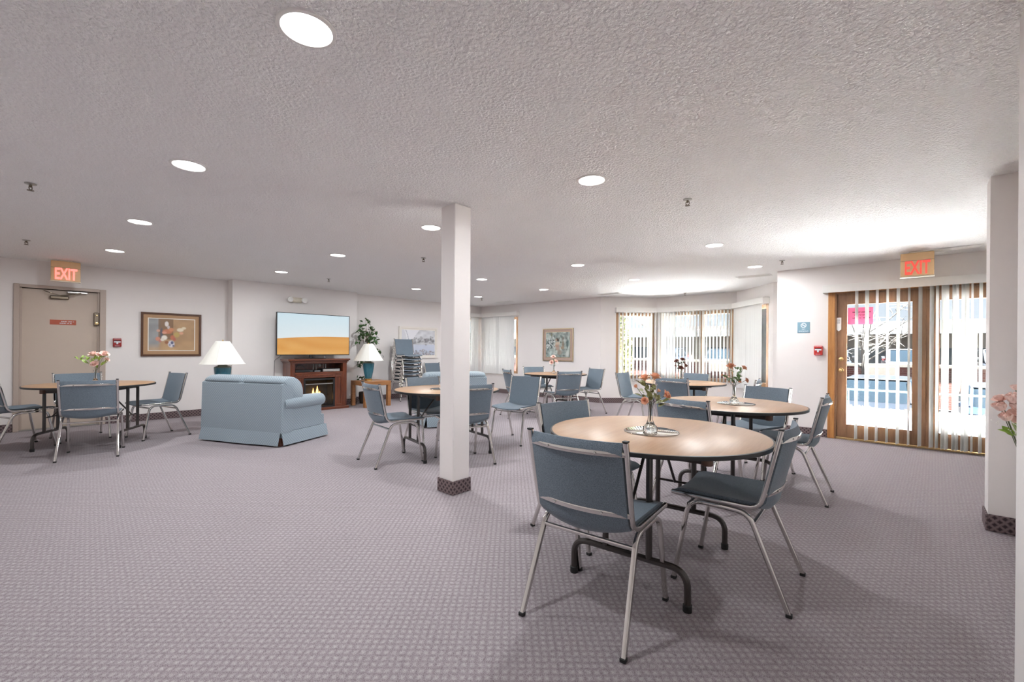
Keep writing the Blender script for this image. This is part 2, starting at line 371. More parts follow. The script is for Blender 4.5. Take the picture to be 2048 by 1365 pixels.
def put(me, name, parent=None, loc=None, rot=None, scale=None):
    o = bpy.data.objects.new(name, me); COL.objects.link(o)
    if parent is not None: o.parent = parent
    if loc is not None: o.location = loc
    if rot is not None: o.rotation_euler = rot
    if scale is not None: o.scale = (scale,)*3 if isinstance(scale, (int, float)) else scale
    return o
def tag(o, label=None, cat=None, group=None, kind=None):
    if label: o['label'] = label
    if cat: o['category'] = cat
    if group: o['group'] = group
    if kind: o['kind'] = kind
    return o
def thing(name, label, cat, loc=(0, 0, 0), rz=0.0, group=None, kind=None):
    o = bpy.data.objects.new(name, None); COL.objects.link(o); o.empty_display_size = 0.1
    o.location = loc; o.rotation_euler = (0, 0, rz); return tag(o, label, cat, group, kind)
def struct(o, label=None): o['kind'] = 'structure'; (label and o.__setitem__('label', label)); return o
def kids(o): return [c for c in COL.objects if c.parent == o]
def dup(root, loc, rz, label=None):
    r = root.copy(); COL.objects.link(r); r.location = loc; r.rotation_euler = (0, 0, rz)
    if label: r['label'] = label
    for ch in root.children:
        c = ch.copy(); COL.objects.link(c); c.parent = r
        for g in ch.children:
            d = g.copy(); COL.objects.link(d); d.parent = c
    return r
def fillet(P, r, seg=5):
    P = [Vector(p) for p in P]; out = [P[0]]
    for i in range(1, len(P)-1):
        a = (P[i-1]-P[i]); b = (P[i+1]-P[i]); d = min(r, a.length*0.48, b.length*0.48)
        p0 = P[i]+a.normalized()*d; p2 = P[i]+b.normalized()*d
        for k in range(seg+1):
            t = k/seg; out.append(p0*(1-t)**2 + P[i]*2*t*(1-t) + p2*t*t)
    return out + [P[-1]]
def text(body, size, mt, parent, loc, rot, extrude=0.001, name='lettering', sx=1.0, bold=0.0):
    c = bpy.data.curves.new(name, 'FONT'); c.body = body; c.size = size; c.extrude = extrude; c.align_x = 'CENTER'; c.align_y = 'CENTER'; c.offset = bold
    c.materials.append(M[mt]); tmp = bpy.data.objects.new(name, c); COL.objects.link(tmp)
    me = bpy.data.meshes.new_from_object(tmp.evaluated_get(bpy.context.evaluated_depsgraph_get())); bpy.data.objects.remove(tmp); o = bpy.data.objects.new(name, me); COL.objects.link(o)
    o.parent = parent; o.location = loc; o.rotation_euler = rot; o.scale = (sx, 1, 1); return o
def frame2d(p0, p1):
    # local frame of a wall: x along the wall, y out of the room, z up
    p0 = Vector((*p0, 0)); d = (Vector((*p1, 0))-p0); return p0, math.atan2(d.y, d.x), d.length

# ------------------------------------------------------------------ room shell
H = 2.44; YL = 9.32; YT = 9.06; XF = 8.81; XP = 7.65
A0, A1, A2, A3 = (8.82, 5.34), (9.80, 4.45), (9.80, 2.73), (8.84, 1.866)
XMIN, YMIN = -1.7, -0.505
outline = [(XMIN-.2, YMIN-.2), (XP, -1.5), (XP+.12, -1.5), (XP+.12, 1.44), (8.97, 1.44), (8.97, 1.82), (9.93, 2.68), (9.93, 4.51), (8.95, 5.40), (8.95, YL+.12), (XMIN-.2, YL+.12)]
outline = [(XMIN-.2, -1.5)] + outline[1:]
struct(G().prism(outline, -0.08, 0.0).part('floor', 'carpet', smooth=0))
struct(G().prism(outline, H, H+0.12).part('ceiling', 'ceiling', smooth=0))
def wall(name, p0, p1, opens=(), th=0.12, z1=H, flip=1):
    """wall from p0 to p1 (room on the right-hand side when walking p0 -> p1 if flip = 1), opens = [(s0, s1, z0, z1)]"""
    P, a, L = frame2d(p0, p1); g = G(); s = 0.0
    for (s0, s1, z0, z1_) in sorted(opens):
        if s0 > s: g.box(s, s0, 0, th*flip, 0, z1)
        if z0 > 0: g.box(s0, s1, 0, th*flip, 0, z0)
        if z1_ < z1: g.box(s0, s1, 0, th*flip, z1_, z1)
        s = s1
    if s < L: g.box(s, L, 0, th*flip, 0, z1)
    o = g.part(name, 'wall', smooth=0, loc=P, rot=(0, 0, a)); struct(o); return o
def base(name, p0, p1, gaps=(), flip=1):
    P, a, L = frame2d(p0, p1); g = G(); s = 0.0
    for (s0, s1) in list(gaps)+[(L, L)]:
        if s0 > s: g.box(s, s0, 0, -0.012*flip, 0, 0.115, 0.004)
        s = s1
    struct(g.part(name, 'base', smooth=0, loc=P, rot=(0, 0, a)))
DX0, DX1, DZ = -0.145, 0.705, 2.045
wall('wall_left', (XMIN, YL), (XF+.12, YL), [(DX0-XMIN, DX1-XMIN, 0, DZ), (7.55-XMIN, 8.66-XMIN, 0.56, 2.09)])
base('baseboard_left', (XMIN, YL), (XF, YL), [(DX0-.05-XMIN, DX1+.06-XMIN), (2.42-XMIN, 4.81-XMIN)])
g = G().box(2.42, 4.81, YT, YL+.01, 0, H); struct(g.part('wall_chimney', 'wall', smooth=0))
g = G(); g.box(2.408, 4.822, YT-.012, YT, 0, .115, .004); g.box(2.408, 2.42, YT, YL, 0, .115); g.box(4.81, 4.822, YT, YL, 0, .115); struct(g.part('baseboard_chimney', 'base', smooth=0))
wall('wall_far', (XF, YL), (XF, 5.34), [(YL-9.14, YL-7.88, 0.56, 2.09)]); base('baseboard_far', (XF, YL), (XF, 5.34))
WZ0, WZ1 = 0.56, 2.08
LA = (Vector(A1)-Vector(A0)).length; LB = (Vector(A2)-Vector(A1)).length; LC = (Vector(A3)-Vector(A2)).length
wall('wall_bay_a', A0, A1, [(0.36, LA-.06, WZ0, WZ1)]); base('baseboard_bay_a', A0, A1)
wall('wall_bay_b', A1, A2, [(0.06, LB-.06, WZ0, WZ1)]); base('baseboard_bay_b', A1, A2)
wall('wall_bay_c', A2, A3, [(0.06, LC-.14, WZ0, WZ1)]); base('baseboard_bay_c', A2, A3)
wall('wall_bay_return', A3, (8.84, 1.56)); wall('wall_bay_side', (8.96, 1.56), (XP+.02, 1.56)); base('baseboard_bay_return', A3, (8.84, 1.56))
PY0, PY1, PZ = 0.845, -0.965, 2.05
wall('wall_door', (XP, 1.562), (XP, -1.5), [(1.562-PY0, 1.562-PY1, 0, PZ)]); base('baseboard_door', (XP, 1.56), (XP, -1.5), [(1.56-.93, 1.56+1.05)])
wall('wall_alcove', (XP, -1.38), (4.5, -1.38)); wall('wall_alcove_side', (4.64, -1.4), (4.64, -0.62), th=0.12)
g = G().box(4.46, 4.66, -.625, -.37, 0, H); struct(g.part('wall_pier_far', 'wall', smooth=0))
g = G(); g.box(4.448, 4.672, -.37, -.358, 0, .115, .004); g.box(4.448, 4.46, -.505, -.37, 0, .115, .004); struct(g.part('baseboard_pier_far', 'base', smooth=0))
wall('wall_right', (4.66, YMIN), (XMIN, YMIN)); base('baseboard_right', (4.46, YMIN), (2.45, YMIN))
g = G().box(2.05, 2.44, YMIN-.01, -.272, 0, H); struct(g.part('wall_pier_near', 'wall', smooth=0))
wall('wall_behind', (XMIN, YMIN), (XMIN, YL))
# free column
col = struct(G().box(2.372, 2.555, 2.838, 3.02, 0, H, 0.006).part('column', 'wall', smooth=0), 'square white column standing free in the room')
g = G()
for q in ((2.36, 2.567, 2.826, 2.838), (2.36, 2.567, 3.02, 3.032), (2.36, 2.372, 2.838, 3.02), (2.555, 2.567, 2.838, 3.02)): g.box(*q, 0, .115, .004)
g.part('baseboard', 'base', col, smooth=0)

# ------------------------------------------------------------------ recessed lights, sprinklers, vents
def recessed(x, y, label):
    t = thing('recessed_light', label, 'ceiling light', (x, y, H), 0, 'recessed ceiling lights')
    return t
ring = G().lathe([(0.089, -0.0005), (0.092, -0.007), (0.106, -0.005), (0.108, 0.002)], 36).mesh('trim_ring', 'white')
lens = G().lathe([(0.0, -0.004), (0.05, -0.0038), (0.089, -0.001)], 36).mesh('lens', 'lens')
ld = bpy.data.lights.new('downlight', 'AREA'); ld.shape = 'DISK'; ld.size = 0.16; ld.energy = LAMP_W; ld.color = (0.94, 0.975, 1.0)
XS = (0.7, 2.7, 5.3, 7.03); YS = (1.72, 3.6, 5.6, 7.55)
colname = ['row nearest the steel door', 'row over the fireplace', 'row over the far armchair', 'row nearest the windows']
rank = ['nearest', 'second', 'third', 'farthest']
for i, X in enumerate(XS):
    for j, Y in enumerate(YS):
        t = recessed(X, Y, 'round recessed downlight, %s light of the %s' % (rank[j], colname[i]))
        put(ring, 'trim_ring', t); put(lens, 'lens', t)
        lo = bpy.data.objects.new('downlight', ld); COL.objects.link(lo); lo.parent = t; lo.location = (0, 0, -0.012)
sp_plate = G().lathe([(0.0, -0.001), (0.034, -0.001), (0.034, -0.006), (0.012, -0.010), (0.0, -0.010)], 16).mesh('escutcheon', 'steel')
gg = G(); gg.lathe([(0.0, -0.01), (0.009, -0.012), (0.009, -0.028), (0.005, -0.03), (0, -0.03)], 10)
gg.tube([(-.012, 0, -.02), (-.014, 0, -.04), (0, 0, -.05)], .003, 6, hint=(0, 1, 0)); gg.tube([(.012, 0, -.02), (.014, 0, -.04), (0, 0, -.05)], .003, 6, hint=(0, 1, 0))
gg.lathe([(0, -.05), (.02, -.051), (.02, -.054), (0, -.055)], 12); sp_head = gg.mesh('sprinkler_head', 'bronze')
for (X, Y, lb) in [(-.02, 4.91, 'bronze fire sprinkler on the ceiling left of the second downlight from the door'), (-.06, 7.59, 'bronze fire sprinkler on the ceiling near the lit exit sign'),
                   (3.54, 4.88, 'bronze fire sprinkler beside the column top, left of it'), (3.53, 7.66, 'bronze fire sprinkler on the ceiling over the television'),
                   (3.55, 1.36, 'bronze fire sprinkler above the round table with peach roses'), (6.78, 1.33, 'bronze fire sprinkler near the corner of the no smoking wall'),
                   (7.31, 7.72, 'bronze fire sprinkler near the far corner window'), (9.3, 3.6, 'bronze fire sprinkler over the bay window')]:
    t = thing('fire_sprinkler', lb, 'sprinkler', (X, Y, H), random.uniform(0, 3), 'ceiling sprinklers'); put(sp_plate, 'escutcheon', t); put(sp_head, 'sprinkler_head', t)
for (X, Y, L, lb) in [(7.9, 1.95, .5, 'white ceiling vent near the bay window corner'), (7.25, -.3, .5, 'white ceiling vent behind the amber exit sign'), (8.45, 4.9, .5, 'white ceiling vent between the figure picture and bay'), (8.2, 7.8, .5, 'white ceiling vent near the far corner window')]:
    t = thing('ceiling_vent', lb, 'vent', (X, Y, H), 0, 'ceiling air vents')
    g = G(); g.box(-.09, .09, -L/2, -L/2+.02, -.008, .001); g.box(-.09, .09, L/2-.02, L/2, -.008, .001); g.box(-.09, -.07, -L/2+.02, L/2-.02, -.008, .001); g.box(.07, .09, -L/2+.02, L/2-.02, -.008, .001); g.part('frame', 'white', t, 0)
    G().box(-.07, .07, -L/2+.02, L/2-.02, -.001, .001).part('duct_opening', 'black', t, 0)
    sl = None
    for k in range(8):
        m4 = Matrix.Translation((-.061+k*.0175, 0, -.004)) @ Matrix.Rotation(.6, 4, 'Y')
        if sl is None: sl = G().box(-.006, .006, -L/2+.02, L/2-.02, -.0008, .0008).mesh('slat', 'white', 0)
        s_ = put(sl, 'slat', t); s_.location = (-.061+k*.0175, 0, -.004); s_.rotation_euler = (0, .6, 0)

# ------------------------------------------------------------------ windows with vertical blinds
WN = [0]
def window(p0, p1, s0, s1, z0, z1, mull=(), name=None):
    P, a, L = frame2d(p0, p1); WN[0] += 1
    t = thing('window_%d' % WN[0], None, None, P, a, kind='structure')
    fr = 0.075
    g = G(); g.box(s0, s0+fr, .0, .10, z0, z1, .004); g.part('jamb', 'window_wood', t, 0); g = G(); g.box(s1-fr, s1, .0, .10, z0, z1, .004); g.part('jamb', 'window_wood', t, 0)
    G().box(s0+fr, s1-fr, .0, .10, z1-fr, z1, .004).part('head', 'window_wood', t, 0)
    G().box(s0+fr, s1-fr, .0, .10, z0, z0+fr, .004).part('sill', 'window_wood', t, 0)
    xs = [s0+fr]+[m_ for m_ in mull]+[s1-fr]
    for m_ in mull: G().box(m_-.04, m_+.04, .01, .09, z0+fr, z1-fr, .004).part('mullion', 'window_wood', t, 0)
    for i in range(len(xs)-1): G().box(xs[i]+(.04 if i else 0), xs[i+1]-(.04 if i < len(xs)-2 else 0), .05, .056, z0+fr, z1-fr).part('pane', 'glass', t, 0)
    return t
def blind(label, p0, p1, s0, s1, ztop, zbot, vanes, off=0.07, ret0=False, ret1=False, width=0.089):
    """vanes = [(position, turn angle from the wall plane in degrees)]"""
    P, a, L = frame2d(p0, p1)
    t = thing('vertical_blind', label, 'blind', P, a)
    g = G(); g.box(s0, s1, -off-.06, -off-.052, ztop-.105, ztop, .002); g.box(s0, s1, -off-.052, -.002, ztop-.006, ztop, .001)
    if ret0: g.box(s0, s0+.008, -off-.052, -.002, ztop-.105, ztop)
    if ret1: g.box(s1-.008, s1, -off-.052, -.002, ztop-.105, ztop)
    g.part('valance', 'valance', t, 0)
    G().box(s0+.03, s1-.03, -off-.02, -off+.02, ztop-.06, ztop-.025).part('head_rail', 'white', t, 0)
    hz = ztop-.085-zbot
    me = G().sheet(lambda u, v: ((u-.5)*width, .006*math.sin(PI*u), zbot+v*hz), 4, 1, lambda u, v: (0, .0012, 0)).mesh('vane', 'vane', 60)
    for (s_, ang) in vanes:
        o = put(me, 'vane', t); o.location = (s_, -off, 0); o.rotation_euler = (0, 0, math.radians(ang))
    return t
R_ = random.Random(3)
window(A0, A1, .36, LA-.06, WZ0, WZ1); window(A1, A2, .06, LB-.06, WZ0, WZ1, (1.02,)); window(A2, A3, .06, LC-.14, WZ0, WZ1)
blind('open vertical blind with short valance on the left face of the bay', A0, A1, .325, LA-.03, 2.19, .50, [(.41+.085*i, 96+R_.uniform(-4, 4)) for i in range(11)], ret0=True)
blind('half open vertical blind across the middle face of the bay', A1, A2, .03, LB-.03, 2.19, .52, [(.1+.07*i, (74 if i < 6 else 84)+R_.uniform(-5, 5)) for i in range(23)])
blind('closed white vertical blind on the right face of the bay', A2, A3, .03, LC-.10, 2.19, .48, [(.07+.078*i, 8+R_.uniform(-6, 6)) for i in range(13)], ret1=True)
window((XF, YL), (XF, 5.34), YL-9.14, YL-7.88, .56, 2.09); window((XMIN, YL), (XF, YL), 7.55-XMIN, 8.66-XMIN, .56, 2.09)
blind('closed white vertical blind beside the framed figure picture', (XF, YL), (XF, 5.34), .10, YL-7.83, 2.22, .53, [(.14+.078*i, 8+R_.uniform(-9, 9)) for i in range(16)], ret1=True)
blind('closed white vertical blind right behind the column', (XMIN, YL), (XF, YL), 7.45-XMIN, 8.72-XMIN, 2.22, .53, [(7.5-XMIN+.078*i, 8+R_.uniform(-9, 9)) for i in range(15)])

def portal(p0, p1, s0, s1, z0, z1):
    # sampling portal: steers the sky light through the opening, gives off nothing itself
    P, a, L = frame2d(p0, p1); d_ = bpy.data.lights.new('sky_portal', 'AREA'); d_.shape = 'RECTANGLE'; d_.size = s1-s0; d_.size_y = z1-z0; d_.cycles.is_portal = True
    o = bpy.data.objects.new('sky_portal', d_); COL.objects.link(o)
    o.matrix_world = Matrix.Translation(P) @ Matrix.Rotation(a, 4, 'Z') @ Matrix.Translation(((s0+s1)/2, .115, (z0+z1)/2)) @ Matrix.Rotation(-PI/2, 4, 'X')
portal(A0, A1, .36, LA-.06, WZ0, WZ1); portal(A1, A2, .06, LB-.06, WZ0, WZ1); portal(A2, A3, .06, LC-.14, WZ0, WZ1)
portal((XF, YL), (XF, 5.34), YL-9.14, YL-7.88, .56, 2.09); portal((XMIN, YL), (XF, YL), 7.55-XMIN, 8.66-XMIN, .56, 2.09); portal((XP, 1.56), (XP, -1.5), 1.56-.845, 1.56+.965, .03, 2.05)
# ------------------------------------------------------------------ patio door (door_2): two oak leaves with full glass
P2, a2, L2 = frame2d((XP, 1.56), (XP, -1.5)); d2 = thing('door_2', 'oak patio double door with full glass panes', None, P2, a2, kind='structure')
S = lambda y: 1.56-y
G().box(S(.925), S(.845), -.02, .0, 0, 2.13, .004).part('casing', 'oak', d2, 0); G().box(S(-.965), S(-1.045), -.02, .0, 0, 2.13, .004).part('casing', 'oak', d2, 0)
G().box(S(.845), S(-.965), -.02, .0, 2.05, 2.13, .004).part('casing', 'oak_h', d2, 0)
G().box(S(.845), S(-.965), -.01, .10, .0, .03, .004).part('threshold', 'brass', d2, 0)
for (y0, y1) in ((.852, .828), (-.948, -.972)): G().box(S(y0), S(y1), -.012, .028, 0, 2.06, .002).part('jamb', 'door_wood', d2, 0)
G().box(S(.845), S(-.965), -.012, .028, 2.03, 2.06, .002).part('head_jamb', 'door_wood', d2, 0)
G().box(S(-.03), S(-.09), .02, .11, .03, 2.05, .003).part('center_post', 'door_wood', d2, 0)
def leaf(y0, y1):
    lf = bpy.data.objects.new('door_leaf', None); COL.objects.link(lf); lf.parent = d2
    a, b = S(y0), S(y1); st = .125
    G().box(a, a+st, .03, .075, .03, 2.045, .003).part('stile', 'door_wood', lf, 0); G().box(b-.07, b, .03, .075, .03, 2.045, .003).part('stile', 'door_wood', lf, 0)
    G().box(a+st, b-.07, .03, .075, 1.88, 2.045, .003).part('rail', 'door_wood', lf, 0); G().box(a+st, b-.07, .03, .075, .03, .21, .003).part('rail', 'door_wood', lf, 0)
    G().box(a+st, b-.07, .05, .056, .21, 1.88).part('pane', 'glass', lf, 0); return lf
lf = leaf(.84, -.03); leaf(-.09, -.96)
ky = Matrix.Rotation(PI/2, 4, 'X')
G().lathe([(0, 0), (.032, 0), (.032, .006), (.014, .012), (.012, .03), (.026, .04), (.029, .055), (.02, .068), (0, .071)], 20, m4=Matrix.Translation((S(.776), .03, .963)) @ ky).part('door_knob', 'brass', lf)
G().lathe([(0, 0), (.03, 0), (.028, .012), (.012, .016), (.012, .024), (0, .026)], 20, m4=Matrix.Translation((S(.776), .03, 1.117)) @ ky).part('deadbolt', 'brass', lf)
al = thing('door_alarm', 'white door alarm box with grille on the patio door stile', 'alarm', (XP+.03, .806, 1.61), -PI/2)
g = G(); g.prism([(-.028, -.075), (0, -.1), (.028, -.075), (.028, .09), (-.028, .09)], -.03, 0, 'y'); g.part('case', 'white', al, 0)
for i in range(5): G().box(-.018, .018, -.0315, -.03, .01+i*.014, .016+i*.014).part('grille', 'grey', al, 0)
blind('open vertical blind hanging across the oak patio door', (XP, 1.56), (XP, -1.5), S(.978), S(-1.06), 2.15, .035,
      [(S(y), 69+R_.uniform(-7, 7)) for y in (.60, .49, .385, .28, .175, .07, -.035, -.14, -.19, -.245, -.275, -.335, -.365, -.415, -.445, -.49, -.56, -.61, -.68, -.75, -.82, -.89)], off=0.08, ret0=True)
pn = thing('paper_notice', 'pink paper notice taped inside the patio door glass', 'notice', (XP+.048, .57, 1.718), -PI/2)
G().sheet(lambda u, v: ((u-.5)*.272, -.0005, (v-.5)*.232), 2, 2, lambda u, v: (0, .0006, 0)).part('sheet', 'pink', pn)
g = G()
for (z, ws) in ((.052, ((-.085, -.055), (-.045, .0), (.012, .055), (.068, .108))), (.012, ((-.065, -.02), (-.012, .012), (.022, .06))), (-.028, ((-.085, -.035), (-.01, .006), (.03, .05), (.06, .105)))):
    for (x0, x1) in ws:
        x = x0
        while x < x1: g.box(x, x+.0065, -.0018, -.0008, z-R_.uniform(.004, .009), z+R_.uniform(.004, .009)); x += .0095
g.part('handwriting', 'ink', pn, 0)

# ------------------------------------------------------------------ steel door (door_1)
d1 = thing('door_1', 'taupe steel fire door with closer', None, (0, YL, 0), 0, kind='structure')
for (x0, x1) in ((DX0-.045, DX0+.01), (DX1-.01, DX1+.06)): G().box(x0, x1, -.025, .11, 0, DZ+.045, .004).part('jamb', 'frame_paint', d1, 0)
G().box(DX0+.01, DX1-.01, -.025, .11, DZ, DZ+.045, .004).part('head_jamb', 'frame_paint', d1, 0)
for (x0, x1) in ((DX0+.01, DX0+.035), (DX1-.035, DX1-.01)): G().box(x0, x1, .02, .05, 0, DZ, .002).part('stop', 'frame_paint', d1, 0)
G().box(DX0, DX1, .0, .12, 0, .014, .003).part('threshold', 'steel', d1, 0)
lf1 = G().box(DX0+.012, DX1-.012, .05, .095, .012, DZ-.004, .003).part('door_leaf', 'door_paint', d1, 0)
dc = bpy.data.objects.new('door_closer', None); COL.objects.link(dc); dc.parent = d1
G().box(.16, .36, -.008, .05, 1.905, 1.955, .01).part('closer_body', 'bronze', dc); g = G(); g.tube([(.27, .0, 1.96), (.42, -.06, 1.985), (.5, .0, 2.02)], .008, 6, True); g.tube([(.27, .0, 1.96), (.16, -.05, 1.99), (.1, .0, 2.02)], .006, 6, True); g.part('closer_arm', 'bronze', dc)
G().box(.34, .56, -.02, .02, 2.005, 2.03, .004).part('closer_track', 'steel', dc)
lk = bpy.data.objects.new('lock_box', None); COL.objects.link(lk); lk.parent = d1
G().box(.628, .69, .0, .05, 1.53, 1.73, .008).part('lock_case', 'bronze', lk); G().lathe([(0, 0), (.022, 0), (.02, .012), (0, .014)], 16, m4=Matrix.Translation((.662, .0, 1.565)) @ ky).part('lock_cylinder', 'brass', lk); G().lathe([(0, 0), (.012, 0), (.01, .01), (0, .012)], 12, m4=Matrix.Translation((.662, .0, 1.685)) @ ky).part('lock_button', 'brass', lk)
G().lathe([(0, 0), (.026, 0), (.012, .02), (.024, .045), (.024, .06), (0, .064)], 16, m4=Matrix.Translation((.63, .05, 1.0)) @ ky).part('door_knob', 'steel', d1)
ds = thing('door_sign', 'small red plate with white lettering on the steel door', 'sign', (.30, YL+.05, 1.567), 0)
G().box(-.137, .137, -.004, 0, -.037, .037, .002).part('plate', 'sign_red', ds, 0)
g = G()
for z in (.012, -.014):
    x = -.02 if z > 0 else -.035
    while x < (.115 if z > 0 else .09):
        g.box(x, x+.006, -.0052, -.004, z-.007, z+.007); x += .011 if R_.random() > .2 else .02
g.part('lettering', 'sign_white', ds, 0)
# exit signs
def exit_sign(loc, rz, lit, label):
    t = thing('exit_sign', label, 'exit sign', loc, rz)
    G().box(-.15, .15, -.03, .03, -.30, -.018, .006).part('housing', 'amber', t, 0)
    G().box(-.155, .155, -.034, .034, -.312, -.298, .003).part('bottom_trim', 'ivory', t, 0)
    G().box(-.15, .15, -.0325, -.029, -.115, -.111).part('seam', 'bronze', t, 0)
    G().box(-.07, .07, -.025, .025, -.02, 0.0, .004).part('canopy', 'ivory', t, 0)
    text('EXIT', .222, 'exit_lit' if lit else 'exit_red', t, (0, -.0335, -.206), (PI/2, 0, 0), .002, sx=.5, bold=.006)
exit_sign((.31, 8.98, H), 0, True, 'glowing red exit sign hanging over the taupe steel door')
exit_sign((7.2, .0, H), -PI/2, False, 'amber exit sign hanging over the oak patio door')
def alarm(loc, rz, red, label):
    t = thing('fire_alarm_pull', label, 'fire alarm', loc, rz, 'fire alarm pull stations')
    G().box(-.051, .051, -.04, 0, -.067, .067, .006).part('case', red, t, 0)
    G().box(-.04, .04, -.047, -.04, .0, .018, .002).part('pull_handle', 'sign_white', t, 0); G().box(-.011, .011, -.05, -.04, -.026, .0, .002).part('pull_handle', 'sign_white', t, 0)
    g = G(); x = -.042
    while x < .04: g.box(x, x+.009, -.0412, -.04, .052, .06); x += .0135
    x = -.028
    while x < .028: g.box(x, x+.006, -.0412, -.04, -.055, -.049); x += .0095
    g.part('lettering', 'sign_white', t, 0); G().box(-.036, .036, -.0415, -.04, .022, .034).part('slot', 'black', t, 0)
alarm((.897, YL, 1.276), 0, 'darkred', 'dark red fire alarm pull beside the taupe steel door')
alarm((XP, 1.037, 1.238), -PI/2, 'red', 'bright red fire alarm pull left of the patio door')
ns = thing('no_smoking_sign', 'blue grey no smoking sign on the white wall', 'sign', (XP, 1.22, 1.574), -PI/2)
G().box(-.078, .078, -.005, 0, -.079, .079, .003).part('plate', 'sign_blue', ns, 0)
g = G(); RR = .036
for i in range(24):
    a = 2*PI*i/24; b = 2*PI*(i+1)/24
    g.add([(math.cos(a)*RR, -.0062, .03+math.sin(a)*RR), (math.cos(b)*RR, -.0062, .03+math.sin(b)*RR), (math.cos(b)*.026, -.0062, .03+math.sin(b)*.026), (math.cos(a)*.026, -.0062, .03+math.sin(a)*.026)], [(0, 1, 2, 3)])
g.box(-.03, .03, -.0064, -.006, -.005, .005, m4=Matrix.Translation((0, 0, .03)) @ Matrix.Rotation(.78, 4, 'Y')); g.box(-.02, .02, -.0062, -.006, .026, .032)
g.part('symbol', 'sign_white', ns, 0)
text('NO\nSMOKING', .03, 'sign_white', ns, (0, -.0058, -.043), (PI/2, 0, 0), .0006, sx=.9)
em = thing('emergency_light', 'small white emergency light on the wall above the television', 'emergency light', (3.51, YT, 2.155), 0)
G().box(-.12, .12, -.07, 0, -.05, .05, .025).part('housing', 'ivory', em)
for x in (-.135, .135): G().lathe([(0, 0), (.04, 0), (.055, .06), (.05, .085), (0, .08)], 18, m4=Matrix.Translation((x, -.03, 0)) @ Matrix.Rotation(PI/2, 4, 'X')).part('lamp_head', 'white', em)

# ------------------------------------------------------------------ stacking chairs
def bez(z):   # seat tube in side view: y for a height on the back
    return -.14 - (z-.48)*.228
def make_chair(label):
    t = thing('stacking_chair', label, 'chair', group='blue grey stacking chairs')
    for s in (-1, 1):
        f = G().tube(fillet([(s*.237, .268, .006), (s*.226, .195, .438), (s*.226, .03, .436)], .075), .0105, square=True, hint=(1, 0, 0)).part('leg', 'chrome', t, 50)
        G().box(s*.237-.0125, s*.237+.0125, .255, .281, 0, .016, .002).part('foot_cap', 'rubber', f, 0)
        b = G().tube(fillet([(s*.246, -.262, .006), (s*.226, -.088, .432), (s*.226, .03, .436)], .06), .0105, square=True, hint=(1, 0, 0)).part('leg', 'chrome', t, 50)
        G().box(s*.246-.0125, s*.246+.0125, -.275, -.249, 0, .016, .002).part('foot_cap', 'rubber', b, 0)
        q = G().tube(fillet([(s*.233, -.226, .852), (s*.229, -.137, .462), (s*.226, .285, .462)], .06), .0105, square=True, hint=(1, 0, 0)).part('side_tube', 'chrome', t, 50)
        G().box(s*.233-.0115, s*.233+.0115, -.237, -.214, .852, .858, .001).part('end_cap', 'rubber', q, 0)
    # backrest: padded curved panel between the side tubes
    W = .219
    def back(u, v):
        x = (u-.5)*2*W; c = 1-(2*u-1)**2; z = (.462-.035*c)*(1-v)+.846*v
        return (x, bez(max(z, .47))-.038*c*(.75+.25*v)+.012, z)
    def boff(u, v):
        e = min(1, min(v, 1-v)*9+.25); return (0, -.03*e, 0)
    G().sheet(back, 12, 12, boff).part('backrest', 'tweed', t, 60)
    def seat(u, v):
        x = (u-.5)*2*.217; c = 1-(2*u-1)**2; y = -.148+v*.432; dr = max(0, v-.86)/.14
        return (x, y, .482-.03*c*(1-.35*v)-.016*dr**2+.004)
    def soff(u, v):
        e = min(1, min(v, 1-v)*9+.35); return (0, 0, -.028*e)
    G().sheet(seat, 12, 12, soff).part('seat', 'tweed', t, 60)
    for z in (.80, .535):
        P = []
        for i in range(13):
            u = i/12; c = 1-(2*u-1)**2; x = (u-.5)*2*.228; v = (z-.45)/.396
            P.append((x, bez(z)-.038*c*(.75+.25*v)+.012-.033+.012*(1-c), z))
        cb = G().tube(P, .0035, square=True, hint=(0, 0, 1), ry=.0105).part('back_crossbar', 'chrome', t, 50)
        for x in (-.115, .115): G().lathe([(.006, 0), (.004, .003), (0, .004)], 8, m4=Matrix.Translation((x, P[6][1]+.004, z)) @ Matrix.Rotation(PI/2, 4, 'X')).part('rivet', 'chrome', cb)
    G().tube([(-.228, -.108, .382), (.228, -.108, .382)], .008, square=True).part('stretcher', 'chrome', t, 50)
    G().tube([(-.227, .198, .412), (.227, .198, .412)], .008, square=True).part('stretcher', 'chrome', t, 50)
    return t
first = make_chair('blue grey stacking chair seen from behind at the front table, its back to the camera')
first.location = (1.812, 1.108, 0); first.rotation_euler = (0, 0, math.radians(5.3-90))
